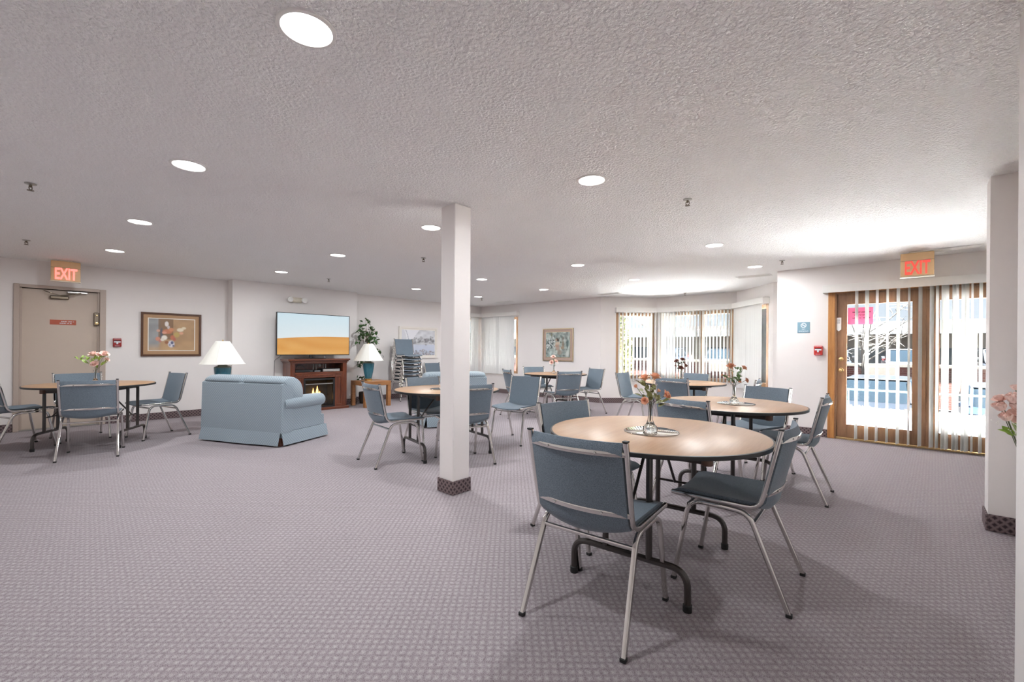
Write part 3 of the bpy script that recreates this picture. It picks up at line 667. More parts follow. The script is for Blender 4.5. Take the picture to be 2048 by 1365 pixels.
for (x, y, hd, lb) in [
    (2.588, .698, 93, 'stacking chair pulled out from the right side of the front table'),
    (2.534, 1.642, -101.8, 'stacking chair tucked in behind the left edge of the front table'),
    (3.60, 1.285, -14, 'stacking chair between the front table and the patio table, back to the camera'),
    (4.457, .783, 92.5, 'stacking chair at the patio table nearest the patio door'),
    (4.95, 1.205, 163, 'stacking chair behind the patio table, facing the camera across its top'),
    (2.63, 4.199, -8.3, 'stacking chair left of the column, angled towards the column table'),
    (3.175, 3.61, 70, 'stacking chair partly hidden just right of the column'),
    (4.385, 3.928, 188.6, 'stacking chair turned sideways right of the column table, seat facing the column'),
    (3.352, 4.44, -98, 'stacking chair behind the column table, mostly hidden by the column'),
    (.454, 6.801, 78, 'stacking chair in front of the steel door table, back to the camera'),
    (.434, 8.128, -83.5, 'stacking chair behind the table by the steel door, its back near the door'),
    (-.14, 7.86, 20, 'stacking chair cut off by the left picture edge'),
    (1.165, 7.60, 194, 'stacking chair between the table by the steel door and the loveseat'),
    (6.265, 4.537, 65.6, 'stacking chair in front of the figure picture table, back to the camera'),
    (7.271, 4.687, 160, 'stacking chair on the right of the table under the figure picture'),
    (5.982, 5.335, -29, 'stacking chair on the left of the table under the figure picture, seen edge-on'),
    (7.122, 5.817, -118, 'stacking chair behind the table under the figure picture'),
    (6.561, 3.33, -86, 'stacking chair left of the bay window table, below the open blind'),
    (6.03, 2.405, -6, 'stacking chair in front of the bay window table, back to the camera'),
    (7.124, 2.70, 166, 'stacking chair behind the bay window table, against the blinds'),
    (6.35, 1.74, 98.4, 'stacking chair right of the bay window table, only its top corner showing'),
    (6.961, 8.98, -90.5, 'single stacking chair standing against the wall under the white-framed picture'),
]:
    dup(first, (x, y, 0), math.radians(hd-90), 'blue grey '+lb)
names = ['topmost', 'second from the top', 'third from the top', 'fourth from the top', 'fifth from the top', 'sixth from the top', 'seventh from the top', 'lowest']
for k in range(8):
    dup(first, (5.94+.002*k, 8.90-.014*k, .084*k), math.radians(-96+[0, 1.2, -.8, .6, -1, .4, 1, -.5][k]-90), 'stacked blue grey chair, %s of the tall stack beside the ficus' % names[7-k])

# ------------------------------------------------------------------ round folding tables
def make_table(label):
    t = thing('round_table', label, 'table', group='round folding tables')
    G().lathe([(0, .728), (.596, .728), (.599, .729), (.599, .7495), (.596, .751), (0, .751)], 72).part('table_top', 'laminate', t, 30)
    G().lathe([(.598, .7275), (.606, .729), (.608, .739), (.606, .749), (.599, .7505)], 72).part('edge_band', 'edge', t, 40)
    for s in (-1, 1):
        G().box(s*.29-.012, s*.29+.012, -.36, .36, .672, .728, .003).part('apron', 'apron', t, 0)
        G().box(-.278, .278, s*.345-.012, s*.345+.012, .672, .728, .003).part('apron', 'apron', t, 0)
        for q in (-1, 1): G().lathe([(.026, .668), (.028, .67), (.028, .728)], 12, (s*.285, q*.352, 0)).part('apron_corner', 'apron_end', t, 40)
        lf_ = bpy.data.objects.new('leg_frame', None); COL.objects.link(lf_); lf_.parent = t
        G().tube(fillet([(s*.41, -.30, .01), (s*.41, -.30, .19), (s*.41, .30, .19), (s*.41, .30, .01)], .11, 8), .0165, 10, hint=(1, 0, 0)).part('foot_bar', 'brown_metal', lf_)
        for q in (-1, 1):
            G().tube([(s*.41, q*.115, .195), (s*.41, q*.115, .728)], .0165, 10, hint=(1, 0, 0)).part('post', 'brown_metal', lf_)
            G().lathe([(.02, 0), (.021, .002), (.021, .032), (.018, .035)], 12, (s*.41, q*.30, 0)).part('foot_cap', 'rubber', lf_)
        G().tube([(s*.40, 0, .36), (s*.10, 0, .725)], .009, 8, hint=(0, 1, 0)).part('brace', 'brown_metal', lf_)
        G().tube([(s*.41, -.115, .36), (s*.41, .115, .36)], .008, 8, hint=(1, 0, 0)).part('brace_bar', 'brown_metal', lf_)
        G().box(s*.10-.03, s*.10+.03, -.05, .05, .712, .728, .002).part('brace_bracket', 'steel', t, 0)
    return t
tb = make_table('round oak-topped folding table nearest the camera, peach roses on it'); tb.location = (2.458, 1.122, 0); tb.rotation_euler = (0, 0, .10)
for (x, y, r_, lb) in [(4.24, 1.242, .09, 'round oak-topped folding table before the patio door, rust flowers on it'), (6.49, 2.56, .2, 'round folding table in the bay window holding dried roses'),
                       (6.89, 5.18, .0, 'round folding table under the framed figure picture'), (3.286, 4.043, -.21, 'round oak-topped folding table standing behind the column'),
                       (.503, 7.493, -.54, 'round oak-topped folding table by the taupe steel door')]:
    dup(tb, (x, y, 0), r_, lb)
TZ = .751
def mirror(x, y, label, mt='mirror', r=.155):
    t = thing('mirror_tile', label, 'mirror', (x, y, TZ), 0, 'mirror centrepieces')
    G().lathe([(0, 0), (r-.004, 0), (r, .001), (r-.001, .0035), (r-.006, .0045), (0, .0045)], 64, ripple=.006, rn=40).part('glass_disc', mt, t, 40)
def vase(x, y, label, z=TZ+.0046, s=.87):
    t = thing('bud_vase', label, 'vase', (x, y, z), 0, 'glass bud vases')
    prof = [(0, 0), (.036, 0), (.042, .006), (.045, .018), (.040, .034), (.026, .052), (.0165, .075), (.0135, .11), (.0135, .15), (.0165, .175), (.021, .19)]
    inner = [(.0185, .19), (.0142, .174), (.0112, .15), (.0112, .11), (.0142, .075), (.018, .06), (.0, .05)]
    o = G().lathe([(r*s, q*s) for r, q in prof+inner], 24, ripple=.05, rn=12).part('vessel', 'crystal', t, 60); return t

# ------------------------------------------------------------------ flowers
def petal_ring(g, nP, r0, r1, tilt, z, w_, ph):
    for i in range(nP):
        a = 2*PI*i/nP+ph+rng.uniform(-.15, .15); ca, sa = math.cos(a), math.sin(a); V = []
        for (tt, ww, lift) in ((0, .35, 0), (.5, 1.0, .15), (.85, .95, .05), (1.0, .45, -.12)):
            rr = r0+(r1-r0)*tt*math.cos(tilt); zz = z+(r1-r0+.35)*tt*math.sin(tilt)+lift*.3
            for q in (-1, 0, 1):
                px = rr-abs(q)*.06*tt; py = q*w_*ww*.5; V.append((px*ca-py*sa, px*sa+py*ca, zz+(.08*tt if q else 0)))
        F = [(k*3+j, k*3+j+1, k*3+j+4, k*3+j+3) for k in range(3) for j in range(2)]
        g.add(V, F)
def rose_mesh(mt):
    g = G(); petal_ring(g, 3, .02, .28, 1.35, -.05, .5, 0); petal_ring(g, 4, .06, .5, 1.05, -.12, .62, .5); petal_ring(g, 5, .08, .78, .7, -.2, .8, .2); petal_ring(g, 6, .1, 1.0, .32, -.25, .9, .8)
    g.lathe([(0, -.42), (.14, -.38), (.2, -.25), (.1, -.1), (0, -.05)], 8); return g.mesh('rose', mt, 60)
def bud_mesh(mt):
    g = G(); petal_ring(g, 3, .1, .32, 1.45, -.3, .75, 0); petal_ring(g, 4, .25, .5, 1.3, -.4, .8, .4); petal_ring(g, 4, .3, .66, 1.1, -.45, .85, 1.1); g.lathe([(0, -.6), (.25, -.5), (.32, -.3), (.2, .1), (0, .3)], 8); return g.mesh('bud', mt, 60)
ROSE = {k: rose_mesh('petal_'+k) for k in ('peach', 'rust', 'dark', 'pink', 'white')}; BUD = {k: bud_mesh('petal_'+k) for k in ('peach', 'rust', 'dark', 'pink')}
def leaf_mesh(mt):
    g = G(); V = []; 
    for (t_, w_) in ((0, .02), (.25, .24), (.55, .27), (.82, .15), (1.0, .01)):
        for q in (-1, 0, 1): V.append((q*w_, t_, .12*abs(q)*w_*2-.18*t_*t_))
    g.add(V, [(k*3+j, k*3+j+1, k*3+j+4, k*3+j+3) for k in range(4) for j in range(2)]); return g.mesh('leaf', mt, 60)
LEAF = {k: leaf_mesh(k) for k in ('leaf', 'leaf_olive', 'leaf_lime', 'leaf_dark', 'ficus')}
g = G()
for i in range(7):
    a, b = rng.uniform(0, 2*PI), rng.uniform(-.5, 1); c = (math.cos(a)*.8*rng.uniform(.3, 1), math.sin(a)*.8*rng.uniform(.3, 1), b)
    g.lathe([(0, -.12), (.12, 0), (0, .12)], 5, c); g.tube([(0, 0, -1), c], .015, 4)
FILL = g.mesh('filler_spray', 'petal_white', 60)
def bouquet(label, loc, neck, ppm, fl, lv, kind, lkind, seed=1):
    """flowers given as offsets in the bouquet's own plane: right, up (metres = pixels / ppm)"""
    r = random.Random(seed); t = thing('flower_bouquet', label, 'flowers', loc, TH-PI/2)
    z0 = .16
    for (x, y, s_, ty) in fl:
        X, Z = (x-neck[0])/ppm, (neck[1]-y)/ppm+.165; Y = r.uniform(-.03, .03)
        me = {'r': ROSE[kind], 'b': BUD.get(kind, ROSE[kind]), 'w': FILL}[ty]
        d = Vector((X*1.2+r.uniform(-.02, .02), Y*2-.055, max(.02, Z-z0)*.8+.02)).normalized()
        o = put(me, {'r': 'rose', 'b': 'rose_bud', 'w': 'filler_spray'}[ty], t, (X, Y, Z), None, s_/ppm*.66*(1.0 if ty != 'b' else 1.2)); o.rotation_euler = d.to_track_quat('Z', 'Y').to_euler()
        if ty == 'w': continue
        b = Vector((X, Y, Z))-d*s_/ppm*.25
        G().tube([(r.uniform(-.004, .004), r.uniform(-.004, .004), .06), (X*.08, Y*.08, z0), tuple(b*.55+Vector((X*.05, 0, z0*.45))), tuple(b)], .0016, 5).part('stem', 'stem', t)
    for (x, y, s_) in lv + [(x+r.uniform(-.5, .5)*s_, y+r.uniform(-.5, .5)*s_, s_*.8) for (x, y, s_) in lv]:
        X, Z = (x-neck[0])/ppm, (neck[1]-y)/ppm+.165; Y = r.uniform(-.035, .035)
        o = put(LEAF[lkind], 'leaf', t, (X, Y, Z), None, s_/ppm*1.35); o.rotation_euler = (r.uniform(.3, 1.3), r.uniform(-.6, .6), math.atan2(-X-.001, .05)*1.0+r.uniform(-1, 1))
    return t
V1 = (2.405, 1.125); mirror(2.43, 1.13, 'round bronze mirror under the vase on the front table'); vase(*V1, 'cut glass bud vase on the front table')
bouquet('peach roses with olive leaves in the vase on the front table', (*V1, TZ+.005), (1306, 808), 345,
        [(1297, 760, 20, 'r'), (1317, 757, 21, 'r'), (1277, 775, 9, 'b'), (1337, 793, 19, 'r'), (1326, 784, 9, 'b'), (1292, 803, 13, 'r'), (1310, 768, 12, 'w'), (1316, 774, 12, 'w'), (1301, 783, 10, 'w')],
        [(1291, 773, 14), (1297, 776, 14), (1293, 790, 12), (1305, 784, 14), (1309, 789, 13), (1317, 801, 16), (1324, 808, 17), (1319, 811, 16), (1291, 797, 13), (1301, 803, 13), (1299, 791, 11), (1312, 778, 10), (1306, 796, 13)], 'peach', 'leaf_olive', 2)
V2 = (4.25, 1.20); mirror(4.24, 1.18, 'round silver mirror under the vase on the patio table'); vase(*V2, 'cut glass bud vase on the patio table')
bouquet('rust pink roses in the vase on the patio table', (*V2, TZ+.005), (1466, 772), 222,
        [(1460, 736, 15, 'r'), (1487, 739, 11, 'r'), (1445, 753, 6, 'b'), (1476, 755, 7, 'b'), (1487, 763, 9, 'r'), (1478, 766, 9, 'r'), (1452, 749, 7, 'w'), (1457, 744, 7, 'w')],
        [(1463, 748, 9), (1470, 752, 10), (1466, 757, 10), (1472, 760, 10), (1461, 762, 9), (1466, 766, 10), (1473, 766, 9), (1450, 760, 8), (1476, 745, 8), (1457, 764, 8), (1474, 741, 7)], 'rust', 'leaf', 5)
V3 = (6.49, 2.56); vase(*V3, 'glass bud vase on the bay window table'); mirror(6.47, 2.58, 'round mirror under the vase on the bay window table')
bouquet('dark dried roses in the vase before the bay window', (*V3, TZ+.005), (1363, 744), 134,
        [(1365, 722, 9, 'r'), (1354, 725, 9, 'r'), (1350.5, 734, 5, 'b'), (1362, 738, 9, 'r'), (1372, 734, 9, 'r'), (1371, 728, 5, 'b')],
        [(1358, 730, 6), (1367, 741, 6), (1364, 731, 6), (1357, 735, 6), (1368, 729, 5), (1361, 742, 6)], 'dark', 'leaf_dark', 7)
V4 = (6.87, 5.20); vase(*V4, 'slim glass bud vase on the table under the figure picture')
bouquet('pale pink blossoms in the vase under the figure picture', (*V4, TZ+.005), (1108, 733), 103,
        [(1106.5, 717, 9, 'r'), (1103, 728, 8, 'r'), (1112, 726, 8, 'r'), (1115, 731, 6, 'w'), (1101, 732, 6, 'w')], [(1107, 728, 6), (1105, 732, 6), (1109, 731, 6), (1110, 735, 5)], 'pink', 'leaf', 9)
V6 = (.525, 7.51); vase(*V6, 'slim glass bud vase on the table by the steel door')
bouquet('pale pink roses with bright leaves on the table by the steel door', (*V6, TZ+.005), (189, 747), 162,
        [(184.5, 715.5, 15, 'r'), (207, 715, 14, 'r'), (196, 716.5, 11, 'r'), (191, 734.5, 13, 'r'), (207.5, 726, 9, 'r'), (200, 722, 9, 'w'), (210, 730, 8, 'w'), (175, 729, 8, 'w'), (193, 727, 8, 'w'), (170, 735, 7, 'w')],
        [(159, 725, 7), (166, 722, 7), (166, 729.5, 8), (174, 733, 8), (178, 727, 9), (181, 737, 9), (190, 725, 10), (199, 728, 10), (201, 721, 10), (187, 740, 9), (179, 737, 8), (184, 729, 9), (195, 738, 8), (172, 726, 7), (204, 734, 8)], 'pink', 'leaf_lime', 11)
mirror(3.24, 4.06, 'round mirror centrepiece on the column table, half behind the column'); vase(3.27, 4.03, 'glass bud vase on the column table, hidden by the column')
# shelf and bouquet half hidden by the near pier
sh = thing('wall_shelf', 'narrow shelf on the wall behind the near pier', 'shelf', (3.19, YMIN, .43), 0); G().box(-.14, .14, .0, .125, -.02, 0, .004).part('board', 'white', sh, 0); G().box(-.012, .012, 0, .12, -.1, -.02, .002).part('bracket', 'white', sh, 0)
vase(3.24, -.425, 'glass bud vase on the shelf behind the near pier', .431)
bouquet('large pale pink blossoms at the right picture edge', (3.24, -.425, .43), (2072, 963), 408,
        [(2021, 791, 30, 'b'), (2028, 806, 30, 'b'), (2005, 809, 26, 'b'), (2006, 828, 24, 'b'), (2032, 835, 30, 'r'), (2038, 772, 16, 'b'), (2003, 843, 12, 'w'), (2020, 860, 14, 'w'), (2032, 849, 14, 'w'), (2060, 800, 30, 'b'), (2066, 830, 30, 'r'), (2014, 798, 22, 'r'), (2026, 822, 24, 'r')],
        [(2032, 868, 24), (2040, 858, 22), (2044, 846, 20), (2050, 870, 22)], 'pink', 'leaf_lime', 13)

# ------------------------------------------------------------------ loveseat and armchair
def roll(W0, W1, prof, nx, m):
    """soft extruded profile along x with rounded ends"""
    cyy = sum(p[0] for p in prof)/len(prof); cz = sum(p[1] for p in prof)/len(prof); V = []; F = []; n = len(prof)
    xs = [0, .02, .06, .12] + [.12+.76*(i+1)/(nx) for i in range(nx-1)] + [.88, .94, .98, 1]
    for u in xs:
        e = min(u, 1-u); s = 1-m*max(0, 1-e/.12)**2.2
        for (a, b) in prof: V.append((W0+(W1-W0)*u, cyy+(a-cyy)*s, cz+(b-cz)*s))
    for k in range(len(xs)-1):
        for i in range(n): F.append((k*n+i, k*n+(i+1) % n, (k+1)*n+(i+1) % n, (k+1)*n+i))
    F.append(tuple(range(n))[::-1]); F.append(tuple((len(xs)-1)*n+i for i in range(n)))
    return V, F
def smooth_poly(P, k=2):
    for _ in range(k):
        Q = []
        for i in range(len(P)):
            a, b = P[i], P[(i+1) % len(P)]; Q += [(.75*a[0]+.25*b[0], .75*a[1]+.25*b[1]), (.25*a[0]+.75*b[0], .25*a[1]+.75*b[1])]
        P = Q
    return P
def sofa(name, label, cat, loc, rz, W, n):
    t = thing(name, label, cat, loc, rz); h = W/2
    G().box(-h+.03, h-.03, -.38, .36, .10, .31, .01).part('seat_frame', 'quilt', t, 0)
    g = G(); g.prism([(-.415, .165), (-.40, .758), (-.37, .775), (-.23, .72), (-.24, .165)], -h+.005, h-.005, 'x'); g.part('back', 'quilt', t)
    bp = smooth_poly([(-.405, .768), (-.385, .825), (-.29, .858), (-.16, .85), (-.07, .78), (-.03, .66), (-.05, .5), (-.14, .44), (-.235, .46), (-.235, .74)])
    for i in range(n):
        x0, x1 = -h+.012+(W-.024)*i/n, -h+.012+(W-.024)*(i+1)/n
        g = G(); V, F = roll(x0, x1, bp, 5, .13); g.add(V, F); g.part('back_cushion', 'quilt', t, 70)
        w0, w1 = -h+.17+(W-.34)*i/n+.004, -h+.17+(W-.34)*(i+1)/n-.004
        sp_ = smooth_poly([(-.2, .31), (.40, .31), (.425, .34), (.42, .44), (.38, .47), (-.2, .47)]); g = G(); V, F = roll(w0, w1, sp_, 5, .08); g.add(V, F); g.part('seat_cushion', 'quilt', t, 70)
    for s in (-1, 1):
        ar = G().box(s*(h-.155), s*(h-.02), -.38, .30, .165, .50, .012).part('arm', 'quilt', t)
        cp = [(math.cos(a)*.098+s*(h-.075), math.sin(a)*.088+.515) for a in [2*PI*i/22 for i in range(22)]]
        V, F = roll(-.36, .325, [(a, b) for a, b in cp], 4, .07); V = [(a[1], a[0], a[2]) for a in V]; g = G(); g.add(V, F); g.part('arm_roll', 'quilt', ar, 70)
        G().sheet(lambda u, v: (s*(h-.012+.035*v), -.395+.77*u, .172-.152*v), 8, 3, lambda u, v: (-s*.008, 0, 0)).part('skirt', 'quilt', t)
    G().sheet(lambda u, v: (-h+.02+(W-.04)*u, -.418-.04*v+.008*math.sin(u*9)*v, .172-.152*v), 16, 3, lambda u, v: (0, .008, 0)).part('skirt', 'quilt', t)
    G().sheet(lambda u, v: (-h+.02+(W-.04)*u, .372+.03*v, .172-.152*v), 16, 3, lambda u, v: (0, -.008, 0)).part('skirt', 'quilt', t)
    for sx_ in (-1, 1):
        for sy in (-.36, .33): G().box(sx_*(h-.07)-.03, sx_*(h-.07)+.03, sy-.03, sy+.03, 0, .10, .004).part('foot', 'mantel', t, 0)
    return t
hd = math.radians(25)
cx_, cy_ = (1.44+2.07)/2, (6.88+5.69)/2
sofa('loveseat', 'slate blue quilted loveseat facing the fireplace, back to the camera', 'sofa', (cx_+math.cos(hd)*.43, cy_+math.sin(hd)*.43, 0), hd-PI/2, 1.33, 2)
hd = math.radians(66)
sofa('armchair', 'slate blue quilted armchair behind the column table', 'armchair', (4.50+math.cos(hd)*.43, 5.285+math.sin(hd)*.43, 0), hd-PI/2, 1.0, 1)

# ------------------------------------------------------------------ end tables, lamps
def end_table(x, y, label, w_=.6):
    t = thing('end_table', label, 'table', (x, y, 0), 0, 'oak end tables')
    G().box(-w_/2, w_/2, -w_/2, w_/2, .44, .53, .005).part('top', 'endtable', t, 0)
    for a in (-1, 1):
        for b in (-1, 1): G().box(a*w_/2, a*(w_/2-.075), b*w_/2, b*(w_/2-.075), 0, .44, .004).part('leg', 'endtable', t, 0)
end_table(4.86, 8.53, 'square oak end table right of the fireplace'); end_table(2.05, 7.98, 'square oak end table hidden behind the loveseat', .40)
def lamp(x, y, label):
    t = thing('table_lamp', label, 'lamp', (x, y, .53), 0, 'teal table lamps')
    G().lathe([(0, 0), (.082, 0), (.082, .012), (.07, .018), (.075, .032), (.066, .045), (0, .045)], 28).part('base', 'brass', t)
    G().lathe([(.066, .045), (.072, .07), (.095, .18), (.112, .29), (.118, .36), (.115, .382), (.075, .395), (.05, .415), (.034, .45), (.028, .47), (0, .47)], 32).part('body', 'teal', t)
    G().lathe([(.014, .47), (.014, .52), (.02, .522), (.02, .53), (.006, .535), (.006, .775), (.014, .78), (.008, .8), (0, .803)], 14).part('stem', 'brass', t)
    nS = 12; V = []; F = []
    for (r, z) in ((.315, .425), (.30, .432), (.098, .772), (.094, .778)):
        for i in range(nS*3):
            a = 2*PI*i/(nS*3); rr = r*(1-.018*(1 if i % 3 else 0)); V.append((rr*math.cos(a), rr*math.sin(a), z))
    n_ = nS*3; F = [(k*n_+i, k*n_+(i+1) % n_, (k+1)*n_+(i+1) % n_, (k+1)*n_+i) for k in range(3) for i in range(n_)]
    o = G().add(V, F).part('lamp_shade', 'shade', t, 20)
    md = o.modifiers.new('thick', 'SOLIDIFY'); md.thickness = .003
    g = G()
    for i in range(0, n_, 6):
        a = 2*PI*i/n_; g.tube([(.302*math.cos(a), .302*math.sin(a), .432), (.1*math.cos(a), .1*math.sin(a), .772)], .002, 5)
    g.part('seam', 'white', o)
lamp(4.80, 8.53, 'teal ceramic lamp on the end table beside the fireplace'); lamp(2.0, 7.96, 'teal ceramic lamp rising behind the loveseat')

# ------------------------------------------------------------------ electric fireplace with television
fp = thing('fireplace_mantel', 'cherry electric fireplace mantel under the television', 'fireplace', (3.78, 8.5, 0), 0)
G().box(-.60, .60, -.0, .42, .97, 1.0, .004).part('top', 'mantel_h', fp, 0); G().box(-.58, .58, .02, .42, .945, .97, .006).part('crown', 'mantel_h', fp, 0); G().box(-.56, .56, .035, .42, .915, .945, .006).part('crown', 'mantel_h', fp, 0)
for s in (-1, 1): G().box(s*.55, s*.525, .05, .42, .05, .915, .003).part('side_panel', 'mantel', fp, 0)
G().box(-.525, .525, .40, .42, .05, .915).part('back_panel', 'mantel', fp, 0)
for s in (-1, 1): G().box(s*.525, s*.465, .045, .40, .05, .915, .003).part('post', 'mantel', fp, 0)
G().box(-.465, .465, .045, .40, .715, .745, .003).part('shelf', 'mantel_h', fp, 0)
G().box(-.465, .465, .05, .09, .635, .715, .002).part('frieze', 'mantel_h', fp, 0)
dme = G().box(-.008, .008, -.008, 0, 0, .022).mesh('dentil', 'mantel', 0)
for i in range(18): put(dme, 'dentil', fp, (-.26+i*.0306, .05, .665))
for s in (-1, 1):
    x0, x1 = s*.465, s*.305
    G().box(x0, x1, .06, .09, .05, .635, .002).part('pilaster', 'mantel', fp, 0)
    for q in ((x0, x0-s*.03), (x1+s*.03, x1)): G().box(q[0], q[1], .048, .06, .05, .715, .003).part('pilaster_trim', 'mantel', fp, 0)
    G().box(x0-s*.03, x1+s*.03, .045, .06, .05, .10, .004).part('pilaster_foot', 'mantel_h', fp, 0); G().box(x0-s*.03, x1+s*.03, .045, .06, .675, .715, .004).part('pilaster_cap', 'mantel_h', fp, 0)
G().box(-.58, .58, -.0, .42, 0, .05, .006).part('plinth', 'mantel_h', fp, 0)
fb = bpy.data.objects.new('firebox', None); COL.objects.link(fb); fb.parent = fp
g = G(); g.box(-.305, -.27, .05, .09, .05, .62); g.box(.27, .305, .05, .09, .05, .62); g.box(-.27, .27, .05, .09, .59, .62); g.box(-.27, .27, .05, .09, .05, .08); g.part('firebox_frame', 'black', fb, 0)
G().box(-.27, .27, .062, .085, .505, .52).part('vent_bar', 'steel', fb, 0)
g = G(); g.box(-.3, .3, .36, .37, .05, .62); g.box(-.3, -.285, .09, .36, .05, .62); g.box(.285, .3, .09, .36, .05, .62); g.box(-.3, .3, .09, .36, .05, .06); g.part('liner', 'ash', fb, 0)
for (a, b) in (((-.2, .2, .11), (.18, .26, .12)), ((-.15, .28, .12), (.2, .18, .13)), ((-.1, .2, .17), (.12, .27, .19))): G().tube([a, b], .03, 9).part('fire_log', 'log', fb)
for (x, hgt_, w_) in ((-.05, .27, .04), (.03, .31, .045), (.08, .2, .04), (-.1, .12, .03), (.14, .12, .03)):
    G().lathe([(0, 0), (w_, .18*hgt_), (w_*.8, .45*hgt_), (w_*.35, .75*hgt_), (0, hgt_)], 8, (x, .23, .16)).part('flame', 'flame', fb)
G().box(-.27, .27, .072, .075, .08, .505).part('fire_glass', 'glass', fb, 0)
for x in (.02, .075, .22, .27): G().box(x-.008, x+.008, .393, .40, .775, .885).part('wall_slot', 'white', fp, 0)
G().lathe([(0, 0), (.026, 0), (.026, .006), (0, .007)], 20, m4=Matrix.Translation((.15, .40, .86)) @ ky).part('cable_hole', 'white', fp)
def device(name, label, x, y, z, w_, d, h_, m_):
    t = thing(name, label, 'electronics', (x, y, z), 0); G().box(-w_/2, w_/2, 0, d, 0, h_, .003).part('case', 'black', t, 0)
    G().box(-w_/2+.01, w_/2-.01, -.003, 0, .006, h_-.006, .001).part('front_panel', m_, t, 0)
    for i in range(3): G().box(w_/2-.06+i*.015, w_/2-.052+i*.015, -.005, -.003, h_*.4, h_*.6).part('button', 'steel', t, 0)
device('cable_box', 'black cable box in the left of the mantel shelf', 3.50, 8.58, .745, .33, .2, .045, 'black')
device('media_player', 'small dark media player between the cable box and the disc player', 3.755, 8.6, .745, .13, .15, .035, 'grey')
device('disc_player', 'silver fronted disc player in the right of the mantel shelf', 4.02, 8.57, .745, .36, .22, .06, 'steel')
def cable(label, P, r=.004, mt='black', name='power_cord'):
    o = G().tube(fillet(P, .05), r, 6).part(name, mt); tag(o, label, 'cable')
cable('black cords looped behind the cable box', [(3.42, 8.80, .79), (3.46, 8.84, .87), (3.56, 8.85, .88), (3.62, 8.82, .79), (3.68, 8.82, .78)])
cable('black television cord hanging left of the mantel', [(3.24, 8.90, 1.12), (3.17, 8.96, 1.02), (3.12, 9.02, .98), (3.11, 9.04, .3), (3.14, 9.04, .12)])
tv = thing('television', 'large flat television showing an orange dune on the mantel', 'television', (3.77, 8.75, 1.0), 0)
G().box(-.714, .714, .004, .04, .068, .88, .004).part('cabinet', 'black', tv, 0)
g = G(); g.box(-.714, .714, -.002, .004, .068, .084); g.box(-.714, .714, -.002, .004, .868, .88); g.box(-.714, -.702, -.002, .004, .084, .868); g.box(.702, .714, -.002, .004, .084, .868); g.part('bezel', 'black', tv, 0)
G().tube([(-.08, .02, .014), (-.08, .02, .075)], .028, 10).part('stand_neck', 'black', tv); G().box(-.34, .18, -.1, .14, 0, .014, .005).part('stand_base', 'black', tv, 0); G().tube([(.2, .02, .002), (.2, .02, .07)], .014, 8).part('stand_post', 'grey', tv)
def screen():
    nu = 60; rows = [0, .1, .25, .4, .55, .7, .85, .95, .999, 1.0, 1.05, 1.2, 1.4, 1.6, 1.8, 2.0]
    V = []; Cc = []
    for rr in rows:
        for i in range(nu+1):
            u = i/nu; hb = .385+.075*math.sin(min(1, u*1.25)*PI/2)-.018*max(0, u-.6)
            v = hb*rr if rr <= 1 else hb+(1-hb)*(rr-1); V.append((-.702+1.404*u, -.0005, .084+.784*v))
            if rr < .9995:
                k = .5+.5*math.sin(u*7+rr*9+3*math.sin(u*3)); st = .5+.5*math.sin(rr*40+u*14+2*math.sin(u*5)); lo = srgb(214, 148, 66); hi = srgb(240, 186, 108)
                f = .35*k+.3*st*(1-rr)+.25*(1-u)*(1-rr); c = [lo[q]+(hi[q]-lo[q])*f for q in range(3)]
            else: f = (rr-1); a_, b_ = srgb(226, 236, 240), srgb(206, 228, 238); c = [a_[q]+(b_[q]-a_[q])*f for q in range(3)]
            Cc.append((*c, 1))
    W = nu+1; F = [(j*W+i, j*W+i+1, (j+1)*W+i+1, (j+1)*W+i) for j in range(len(rows)-1) for i in range(nu)]
    me = bpy.data.meshes.new('screen'); me.from_pydata(V, [], F); at = me.color_attributes.new('Col', 'FLOAT_COLOR', 'POINT')
    at.data.foreach_set('color', np.array(Cc, dtype=np.float32).ravel()); me.materials.append(M['screen']); put(me, 'screen', tv)
screen()
rc = G().box(-.09, .09, -.03, .03, 0, .018, .004).part('remote_control', 'black', loc=(3.42, 8.56, 1.0), rot=(0, 0, .2)); tag(rc, 'flat black remote lying on the left of the mantel top', 'remote')

# ------------------------------------------------------------------ ficus
fi = thing('ficus_tree', 'tall artificial ficus in the corner behind the teal lamp', 'plant', (4.98, 8.98, 0), 0)
G().lathe([(0, 0), (.11, 0), (.135, .1), (.14, .22), (.13, .25), (.12, .235), (0, .23)], 20).part('pot', 'wicker', fi)
r = random.Random(5); trunk = [(0, 0, .22), (.03, -.02, .6), (.06, -.01, 1.0), (.03, .0, 1.35), (.02, .02, 1.65)]
G().tube(trunk, .013, 8, taper=.6).part('trunk', 'trunk', fi); G().tube([(.02, .01, .22), (-.0, .02, .6), (.04, .02, 1.0), (-.05, .01, 1.4)], .009, 8, taper=.6).part('trunk', 'trunk', fi)
tips = []
for i in range(26):
    z = r.uniform(.85, 1.6); az = r.uniform(0, 2*PI); ln = r.uniform(.18, .36)*(1.1-.35*abs(z-1.2)); el = r.uniform(.1, .9)
    b = Vector((.03, 0, z)); d = Vector((math.cos(az)*math.cos(el), min(.2, math.sin(az)*math.cos(el)*.7), math.sin(el)))
    e_ = b+d*ln; e_.z += -.05; e_.y = min(e_.y, .26); tips.append((b, e_))
for (x, y, z) in ((.05, .1, 1.9), (-.1, .05, 1.78), (.16, .12, 1.86), (.24, 0, 1.62), (-.2, -.05, 1.6), (.3, .05, 1.45), (-.24, 0, 1.38), (.1, -.1, 1.7)): tips.append((Vector((.03, 0, 1.35)), Vector((x, y, z))))
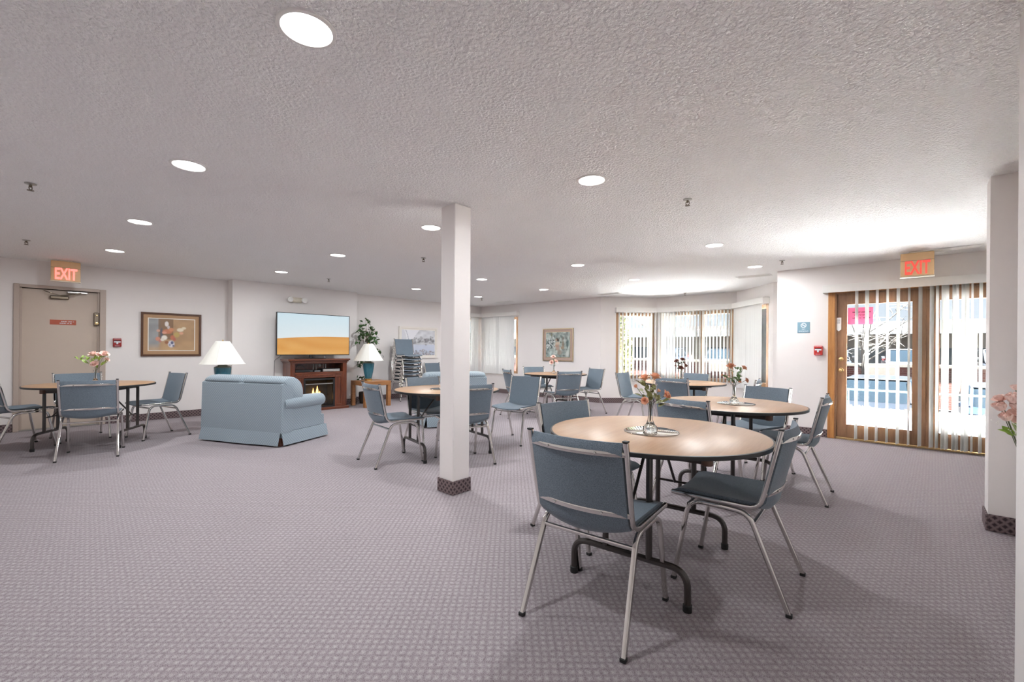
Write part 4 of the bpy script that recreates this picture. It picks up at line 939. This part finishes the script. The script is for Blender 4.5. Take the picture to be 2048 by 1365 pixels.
for (x, z) in ((-.22, .95), (-.24, .86), (-.20, .62), (-.18, .56), (.27, 1.1), (.33, 1.02), (.30, 1.18)): tips.append((Vector((.03, 0, z-.0 if z > .8 else .5)), Vector((x, -.1, z))))
for (b, e_) in tips: G().tube([b, (b+e_)/2+Vector((0, 0, .03)), e_], .003, 5).part('branch', 'trunk', fi)
for k in range(285):
    b, e_ = tips[k % len(tips)]; f = r.uniform(.45, 1.05); p_ = b.lerp(e_, f)+Vector((r.uniform(-.05, .05), r.uniform(-.05, .05), r.uniform(-.04, .05))); p_.y = min(p_.y, .24)
    o = put(LEAF['ficus'], 'leaf', fi, p_, (r.uniform(-1.4, .2), r.uniform(-.8, .8), r.uniform(0, 2*PI)), r.uniform(.07, .11))

# ------------------------------------------------------------------ pictures
def smoothn(h_, w_, c, seed):
    rg = np.random.RandomState(seed); a = rg.rand(c+2, c+2); y = np.linspace(0, c, h_); x = np.linspace(0, c, w_); yi = y.astype(int); xi = x.astype(int); fy = (y-yi)[:, None]; fx = (x-xi)[None, :]
    return a[yi][:, xi]*(1-fy)*(1-fx)+a[yi+1][:, xi]*fy*(1-fx)+a[yi][:, xi+1]*(1-fy)*fx+a[yi+1][:, xi+1]*fy*fx
class Art:
    def __init__(s, w_, h_, c): s.w = w_; s.h = h_; s.im = np.ones((h_, w_, 3))*np.array(srgb(*c)); s.Y, s.X = np.mgrid[0:h_, 0:w_]; s.X = (s.X+.5)/w_; s.Y = (s.Y+.5)/h_
    def blob(s, x, y, rx, ry, c, soft=.35, a=1.0, rot=0):
        dx = s.X-x; dy = s.Y-y; u = (dx*math.cos(rot)+dy*math.sin(rot))/rx; v = (-dx*math.sin(rot)+dy*math.cos(rot))/ry
        k = np.clip((1-np.sqrt(u*u+v*v))/soft, 0, 1)[..., None]*a; s.im = s.im*(1-k)+np.array(srgb(*c))*k; return s
    def grad(s, mask, c, a=1.0): k = np.clip(mask, 0, 1)[..., None]*a; s.im = s.im*(1-k)+np.array(srgb(*c))*k; return s
    def noise(s, amt, c=14, seed=1): s.im = np.clip(s.im*(1+amt*(smoothn(s.h, s.w, c, seed)-.5)[..., None]*2), 0, 1); return s
    def mesh(s, W, Hh, name='print'):
        me = bpy.data.meshes.new(name); V = [((i/s.w-.5)*W, 0, (j/s.h-.5)*Hh) for j in range(s.h+1) for i in range(s.w+1)]
        F = [(j*(s.w+1)+i, j*(s.w+1)+i+1, (j+1)*(s.w+1)+i+1, (j+1)*(s.w+1)+i) for j in range(s.h) for i in range(s.w)]
        me.from_pydata(V, [], F); at = me.color_attributes.new('Col', 'FLOAT_COLOR', 'CORNER'); c = np.ones((s.h*s.w, 4, 4), dtype=np.float32); c[:, :, :3] = s.im.reshape(-1, 1, 3); at.data.foreach_set('color', c.ravel())
        me.materials.append(M['paint']); return me
def framed(name, label, loc, rz, W, Hh, fw, fd, fm, matm, mw, art, line=None):
    t = thing(name, label, 'picture', loc, rz); a, b = W/2, Hh/2
    for s in (-1, 1):
        g = G(); P = [(s*a, -b), (s*(a-fw), -b+fw), (s*(a-fw), b-fw), (s*a, b)]; g.prism(P, -fd, 0, 'y'); g.part('frame_rail', fm, t, 0)
        g = G(); P = [(-a, s*b), (-a+fw, s*(b-fw)), (a-fw, s*(b-fw)), (a, s*b)]; g.prism(P, -fd, 0, 'y'); g.part('frame_rail', fm, t, 0)
    G().box(-a+fw, a-fw, -fd*.5, -fd*.3, -b+fw, b-fw).part('mat_board', matm, t, 0)
    pw, ph = W-2*fw-2*mw, Hh-2*fw-2*mw
    if line: G().box(-pw/2-.012, pw/2+.012, -fd*.5-.001, -fd*.5, -ph/2-.012, ph/2+.012).part('mat_bevel', line, t, 0)
    put(art.mesh(pw, ph), 'print', t, (0, -fd*.5-.002, 0)); return t
A_ = Art(84, 58, (176, 142, 104)); A_.grad((.26-A_.X)*14, (150, 152, 152)).grad((.22-A_.Y)*6, (196, 160, 118), .7).noise(.16, 9, 3)
A_.grad(((A_.X > .2) & (A_.X < .52) & (A_.Y > .35))*.9, (112, 82, 58), .8)
for q in [(.27, .52, .035, .22, (86, 84, 96)), (.38, .84, .05, .1, (224, 216, 210)), (.42, .73, .035, .07, (200, 190, 186)), (.4, .6, .13, .09, (196, 120, 84)), (.48, .66, .07, .07, (206, 140, 100)), (.33, .56, .06, .05, (214, 150, 124)), (.2, .62, .045, .05, (206, 160, 140)), (.19, .36, .06, .08, (206, 140, 116)), (.24, .3, .04, .06, (186, 120, 110)),
          (.33, .4, .075, .09, (232, 226, 214)), (.29, .34, .05, .06, (222, 212, 198)), (.51, .41, .06, .09, (190, 110, 80)), (.55, .35, .04, .06, (178, 100, 84)), (.68, .66, .09, .07, (226, 214, 190)), (.76, .72, .06, .05, (222, 208, 180)), (.7, .55, .06, .05, (214, 160, 130)), (.6, .5, .08, .1, (186, 160, 96)), (.48, .2, .085, .13, (214, 212, 220)), (.5, .24, .04, .06, (96, 98, 128)), (.53, .14, .03, .04, (120, 118, 140)), (.45, .17, .025, .05, (150, 148, 170)), (.38, .25, .05, .06, (150, 96, 60))]: A_.blob(*q)
framed('framed_picture', 'walnut framed flower still life beside the taupe steel door', (1.595, YL, 1.419), 0, .82, .725, .03, .03, 'picture_black', 'tan_mat', .07, A_, 'cream_mat')
B_ = Art(64, 66, (170, 178, 172)); B_.noise(.5, 16, 5); rg = np.random.RandomState(4)
for i in range(150):
    x, y = rg.rand(2); dk = rg.rand(); c = (60+100*dk, 78+100*dk, 76+95*dk); B_.blob(x, y, rg.uniform(.015, .05), rg.uniform(.03, .1), tuple(int(q) for q in c), .6, .55)
for i in range(70):
    x, y = rg.normal(.17, .1), rg.normal(.55, .14); c = (220, 224, 222) if i % 2 else (52, 66, 66); B_.blob(x, y, .03, .03, c, .5, .8)
for q in [(.24, .9, .05, .1, (120, 118, 90)), (.48, .72, .075, .085, (84, 66, 54)), (.52, .68, .07, .07, (72, 58, 48)), (.44, .68, .04, .06, (196, 160, 136)), (.49, .55, .12, .09, (208, 182, 156)), (.45, .45, .09, .07, (186, 150, 126)), (.5, .38, .1, .16, (172, 142, 124)), (.58, .2, .12, .14, (150, 136, 122)), (.72, .5, .05, .22, (140, 122, 100)), (.72, .75, .03, .1, (120, 100, 86)), (.7, .38, .09, .08, (160, 136, 112)), (.9, .55, .06, .2, (78, 100, 98)), (.63, .6, .04, .05, (70, 84, 62)), (.9, .15, .08, .12, (206, 210, 204)), (.2, .15, .06, .14, (190, 206, 200))]: B_.blob(*q, .5, .85)
framed('framed_picture', 'gilt framed painting of a seated figure with flowers', (XF, 6.545, 1.337), -PI/2, .93, .81, .022, .03, 'gold', 'rose_mat', .075, B_, 'gold')
C3 = Art(72, 50, (206, 208, 212)); C3.noise(.2, 10, 8); C3.grad(((.36-C3.Y)*5), (176, 186, 204), .8).grad((np.abs(C3.Y-.3) < .13)*1.0, (198, 206, 222), .8)
for i in range(90):
    x, y = rg.uniform(0, 1), rg.normal(.58, .07); d_ = rg.uniform(60, 150); C3.blob(x, y, .04, .05, (int(d_), int(d_*.98), int(d_*1.02)), .6, .5)
for i in range(90):
    x, y = rg.uniform(0, 1), rg.normal(.08, .08); d_ = rg.uniform(80, 190); C3.blob(x, y, .03, .04, (int(d_*1.05), int(d_*.95), int(d_*.95)), .6, .6)
sw = (C3.X < .36-.26*(1-C3.Y)+.16*C3.Y*C3.Y) ; C3.grad(sw*1.0, (232, 232, 236)); C3.grad((np.abs(C3.X-(.1+.1*np.sin(C3.Y*3))) < .012)*1.0, (190, 192, 200)); C3.grad((C3.X < .1+.1*np.sin(C3.Y*3)-.05)*1.0, (214, 214, 220), .8)
framed('framed_picture', 'whitewashed framed window view of a lake above the stacked chairs', (6.62, YL, 1.364), 0, 1.16, .79, .045, .035, 'white_frame', 'cream_mat', .03, C3)

# ------------------------------------------------------------------ outside: walk, rock bed, cars, brick wall, building
pt = thing('patio_walk', 'sunlit concrete walk outside the windows', None, (0, 0, -.1), 0, kind='structure')
yy = -13.0; sl_ = {}
for i, (x0, x1) in enumerate(((7.78, 9.6), (9.6, 11.5), (11.5, 13.4))):
    me = G().box(0.006, x1-x0-.006, .006, 1.494, -.1, 0, .008).mesh('concrete_slab', 'concrete', 0)
    for j in range(20): put(me, 'concrete_slab', pt, (x0, -13+j*1.5, 0))
G().box(7.78, 13.4, -13, 17, -.16, -.015).part('joint_bed', 'soil', pt, 0)
gd = thing('rock_bed', 'sloping bed of brown landscape rock beyond the walk', 'rock bed', (0, 0, 0)); gd['kind'] = 'structure'
G().prism([(13.4, -.12), (15.3, -1.3), (15.3, -1.6), (13.4, -1.6)], -14, 18, 'y').part('soil', 'soil', gd, 0)
g = G(); r = random.Random(9)
for i in range(1500):
    t_ = r.random(); y = r.uniform(-6, 7); s_ = r.uniform(.05, .13)
    m4 = Matrix.Translation((13.45+1.8*t_, y, -.12-1.18*t_+.03)) @ Matrix.Rotation(r.uniform(0, 3), 4, 'Z') @ Matrix.Rotation(r.uniform(0, 3), 4, 'X')
    g.add([(s_, 0, 0), (-s_*.9, 0, 0), (0, s_*.8, 0), (0, -s_*.9, 0), (0, 0, s_*.7), (0, 0, -s_*.7)], [(0, 2, 4), (2, 1, 4), (1, 3, 4), (3, 0, 4), (2, 0, 5), (1, 2, 5), (3, 1, 5), (0, 3, 5)], m4)
o = g.part('landscape_rocks', 'rock', gd, 0); o['kind'] = 'stuff'
struct(G().box(15.2, 27, -40, 40, -1.5, -1.3).part('ground_parking', 'asphalt', smooth=0)); struct(G().box(27.3, 120, -80, 80, -.4, -.15).part('ground_upper_parking', 'asphalt', smooth=0))
hr = thing('handrail', 'pale green handrail along the outer edge of the walk', 'railing', (13.3, 0, -.1), 0)
G().tube([(0, -6, .42), (0, 3.2, .42)], .022, 8).part('rail', 'green_rail', hr)
for y in (-6, -4.2, -2.4, -.6, 1.2, 3.2): G().tube([(0, y, 0), (0, y, .42)], .018, 6).part('post', 'green_rail', hr)
bw = thing('brick_wall', 'low red brick retaining wall across the parking lot', 'wall', (27, 0, -1.3), 0, kind='structure')
G().box(0, .3, -40, 40, 0, 1.82).part('brickwork', 'brick', bw, 0); G().box(-.06, .36, -40, 40, 1.82, 1.96, .01).part('cap', 'cap', bw, 0)
for y in (-6, 1.2, 8.5, 16): G().box(-.15, 0, y-.5, y+.5, 1.3, 1.82, .01).part('light_block', 'cap', bw, 0)
def car(label, loc, rz, paint, L=4.7, W=1.9, Hh=1.75, kind='suv', name='car'):
    t = thing(name, label, 'car', loc, rz, None); h = W/2; l_ = L/2
    if kind == 'suv': low = [(-l_, .45), (-l_+.05, .95), (-l_+.9, 1.08), (l_-.15, 1.08), (l_, .9), (l_, .4), (l_-.1, .3), (-l_+.1, .3)]; top = [(-l_+.75, 1.06), (-l_+1.55, Hh-.06), (-l_+1.9, Hh), (l_-.45, Hh), (l_-.2, Hh-.1), (l_-.05, 1.06)]
    else: low = [(-l_, .42), (-l_+.05, .75), (-l_+1.2, .9), (l_-.5, .92), (l_, .85), (l_, .4), (l_-.1, .28), (-l_+.1, .28)]; top = [(-l_+1.0, .88), (-l_+1.85, Hh-.05), (-l_+2.2, Hh), (l_-1.35, Hh), (l_-1.0, Hh-.06), (l_-.45, .9)]
    V, F = roll(-h, h, low, 4, .05); G().add([(a[1], a[0], a[2]) for a in V], F).part('body', paint, t, 50)
    V, F = roll(-h+.12, h-.12, top, 4, .1); G().add([(a[1], a[0], a[2]) for a in V], F).part('cabin', 'car_glass', t, 50)
    rf = [p for p in top if p[1] > Hh-.12]; g = G(); g.box(rf[0][0]+.1, rf[-1][0]-.05, -h+.2, h-.2, Hh-.02, Hh+.02, .015); g.part('roof', paint, t)
    zb = min(p[1] for p in top)
    for s in (-1, 1):
        for i in (0, 2):
            a = [top[0], top[1]] if i == 0 else [top[-1], top[-2]]
            G().tube([(a[0][0], s*(h-.13), a[0][1]), (a[1][0], s*(h-.2), a[1][1])], .04, 6, True, hint=(0, 1, 0)).part('pillar', paint, t)
        for x in (-l_+.95, l_-.95):
            wh = G().lathe([(0, -.1), (.3, -.1), (.34, -.07), (.34, .07), (.3, .1), (0, .1)], 20, m4=Matrix.Translation((x, s*(h-.1), .34)) @ ky).part('wheel', 'tyre', t)
            G().lathe([(0, .105), (.2, .105), (.21, .09)], 14, m4=Matrix.Translation((x, s*(h-.1), .34)) @ Matrix.Rotation(PI/2*s, 4, 'X')).part('hub_cap', 'steel', wh)
        G().box(-l_-.005, -l_+.06, s*(h-.45), s*(h-.08), .68, .82, .01).part('headlight', 'white', t); G().box(l_-.06, l_+.005, s*(h-.3), s*(h-.06), .8, 1.0, .01).part('tail_light', 'red', t)
        G().box(-l_+1.35, -l_+1.5, s*(h+.02), s*(h+.16), 1.0, 1.14, .02).part('wing_mirror', paint, t)
    G().box(-l_-.06, -l_+.1, -h+.1, h-.1, .4, .62, .03).part('bumper', paint, t); G().box(l_-.1, l_+.06, -h+.1, h-.1, .4, .62, .03).part('bumper', paint, t); G().box(-l_-.02, -l_+.05, -.45, .45, .64, .8, .01).part('radiator_grille', 'black', t)
    return t
car('dark charcoal sport utility parked behind the patio handrail', (18.2, .9, -1.3), 0, 'car_dark', Hh=1.68); car('dark blue estate car parked right of the charcoal sport utility', (18.6, -1.9, -1.3), 0, 'car_blue', Hh=1.55)
for (x, y, pm, lb) in [(31.0, 3.6, 'car_dark', 'black car on the upper lot, left pane of the patio door'), (31.2, .4, 'car_silver', 'silver car on the upper lot beyond the brick wall'), (31.0, -3.0, 'car_dark', 'black sedan on the upper lot, right pane of the patio door'),
                       (31.0, 9.5, 'car_dark', 'black car on the upper lot seen through the bay window'), (31.0, 13.2, 'car_blue', 'blue car on the upper lot seen through the bay window')]:
    car(lb, (x, y, -.15), .1, pm, 4.6, 1.8, 1.5, 'sedan')
bd = thing('office_building', 'long low office building with dark mansard roof across the lots', 'building', (54, 0, -.15), 0)
G().box(0, 12, -60, 75, 0, 3.2).part('wall', 'stucco', bd, 0); G().prism([(-1.2, 3.0), (-.9, 4.2), (12, 4.4), (12, 3.0)], -61, 76, 'y').part('roof', 'roof', bd, 0)
wm = G().box(-.06, .02, -1.6, 1.6, .2, 1.75).mesh('window', 'dark_glass', 0)
for i in range(28): put(wm, 'window', bd, (0, -56+i*4.6, 0))
pm_ = G().box(-1.0, -.6, -.2, .2, 0, 3.0).mesh('porch_post', 'stucco', 0)
for i in range(14): put(pm_, 'porch_post', bd, (0, -54+i*9.2, 0))
py = G().box(-.28, .28, -.28, .28, 0, 3.9, .02).part('gate_pillar', 'stucco', loc=(26.3, -1.55, -1.3)); tag(py, 'tall white square pillar beside the brick wall', 'pillar')
lp = thing('lamp_post', 'white parking lot lamp post seen through the bay window', 'lamp post', (24.5, 8.6, -1.3), 0); G().tube([(0, 0, 0), (0, 0, 3.4)], .06, 8).part('pole', 'white', lp); G().lathe([(0, 0), (.16, .02), (.2, .25), (.1, .32), (0, .34)], 12, (0, 0, 3.38)).part('lamp_head', 'white', lp)
def bare_tree(label, loc, h_, seed, mt='birch'):
    t = thing('bare_tree', label, 'tree', loc, 0); r = random.Random(seed)
    G().tube([(0, 0, 0), (.05, .02, h_*.25), (-.04, .05, h_*.5), (.03, 0, h_*.8)], .11, 8, taper=.45).part('trunk', mt, t)
    for i in range(9):
        z = h_*r.uniform(.35, .8); az = r.uniform(0, 2*PI); b = Vector((0, 0, z)); e_ = b+Vector((math.cos(az)*h_*.28, math.sin(az)*h_*.28, h_*r.uniform(.15, .3)))
        br = G().tube([b, (b+e_)/2+Vector((0, 0, -.1)), e_], .035, 6, taper=.35).part('branch', mt, t); g = G()
        for k in range(14):
            q = b.lerp(e_, r.uniform(.3, 1)); f_ = q+Vector((r.uniform(-1, 1), r.uniform(-1, 1), r.uniform(-.4, .8)))*h_*.11; g.tube([q, (q+f_)/2+Vector((0, 0, .04)), f_], .009, 4, taper=.4)
        g.part('twigs', mt, br)['kind'] = 'stuff'
bare_tree('pale bare birch behind the charcoal sport utility', (21.6, 1.45, -1.3), 5.0, 21); bare_tree('bare tree on the upper lot at the right pane of the patio door', (34, -5, -.15), 5.0, 4, 'trunk'); bare_tree('bare tree on the upper lot beyond the middle bay window', (36, 16.5, -.15), 5.5, 8, 'trunk')
sb = thing('evergreen_shrub', 'yellow green shrub outside the left face of the bay', 'shrub', (12.72, 6.95, -.1), 0)
G().tube([(0, 0, 0), (0, 0, 2.0)], .04, 7).part('trunk', 'trunk', sb); g = G(); r = random.Random(2)
for i in range(2600):
    z = r.uniform(.15, 2.55); R0 = .42*math.sqrt(max(.04, 1-(z/2.65)**2)); a = r.uniform(0, 2*PI); q = R0*math.sqrt(r.random()); s_ = r.uniform(.03, .06)
    m4 = Matrix.Translation((q*math.cos(a), q*math.sin(a), z)) @ Matrix.Rotation(r.uniform(0, 6.3), 4, 'Z') @ Matrix.Rotation(r.uniform(-1.2, 1.2), 4, 'X'); g.add([(-s_*.5, 0, 0), (0, -s_, 0), (s_*.5, 0, 0), (0, s_, .01)], [(0, 1, 2, 3)], m4)
g.part('foliage', 'shrub', sb, 0)['kind'] = 'stuff'
bpy.context.view_layer.update()
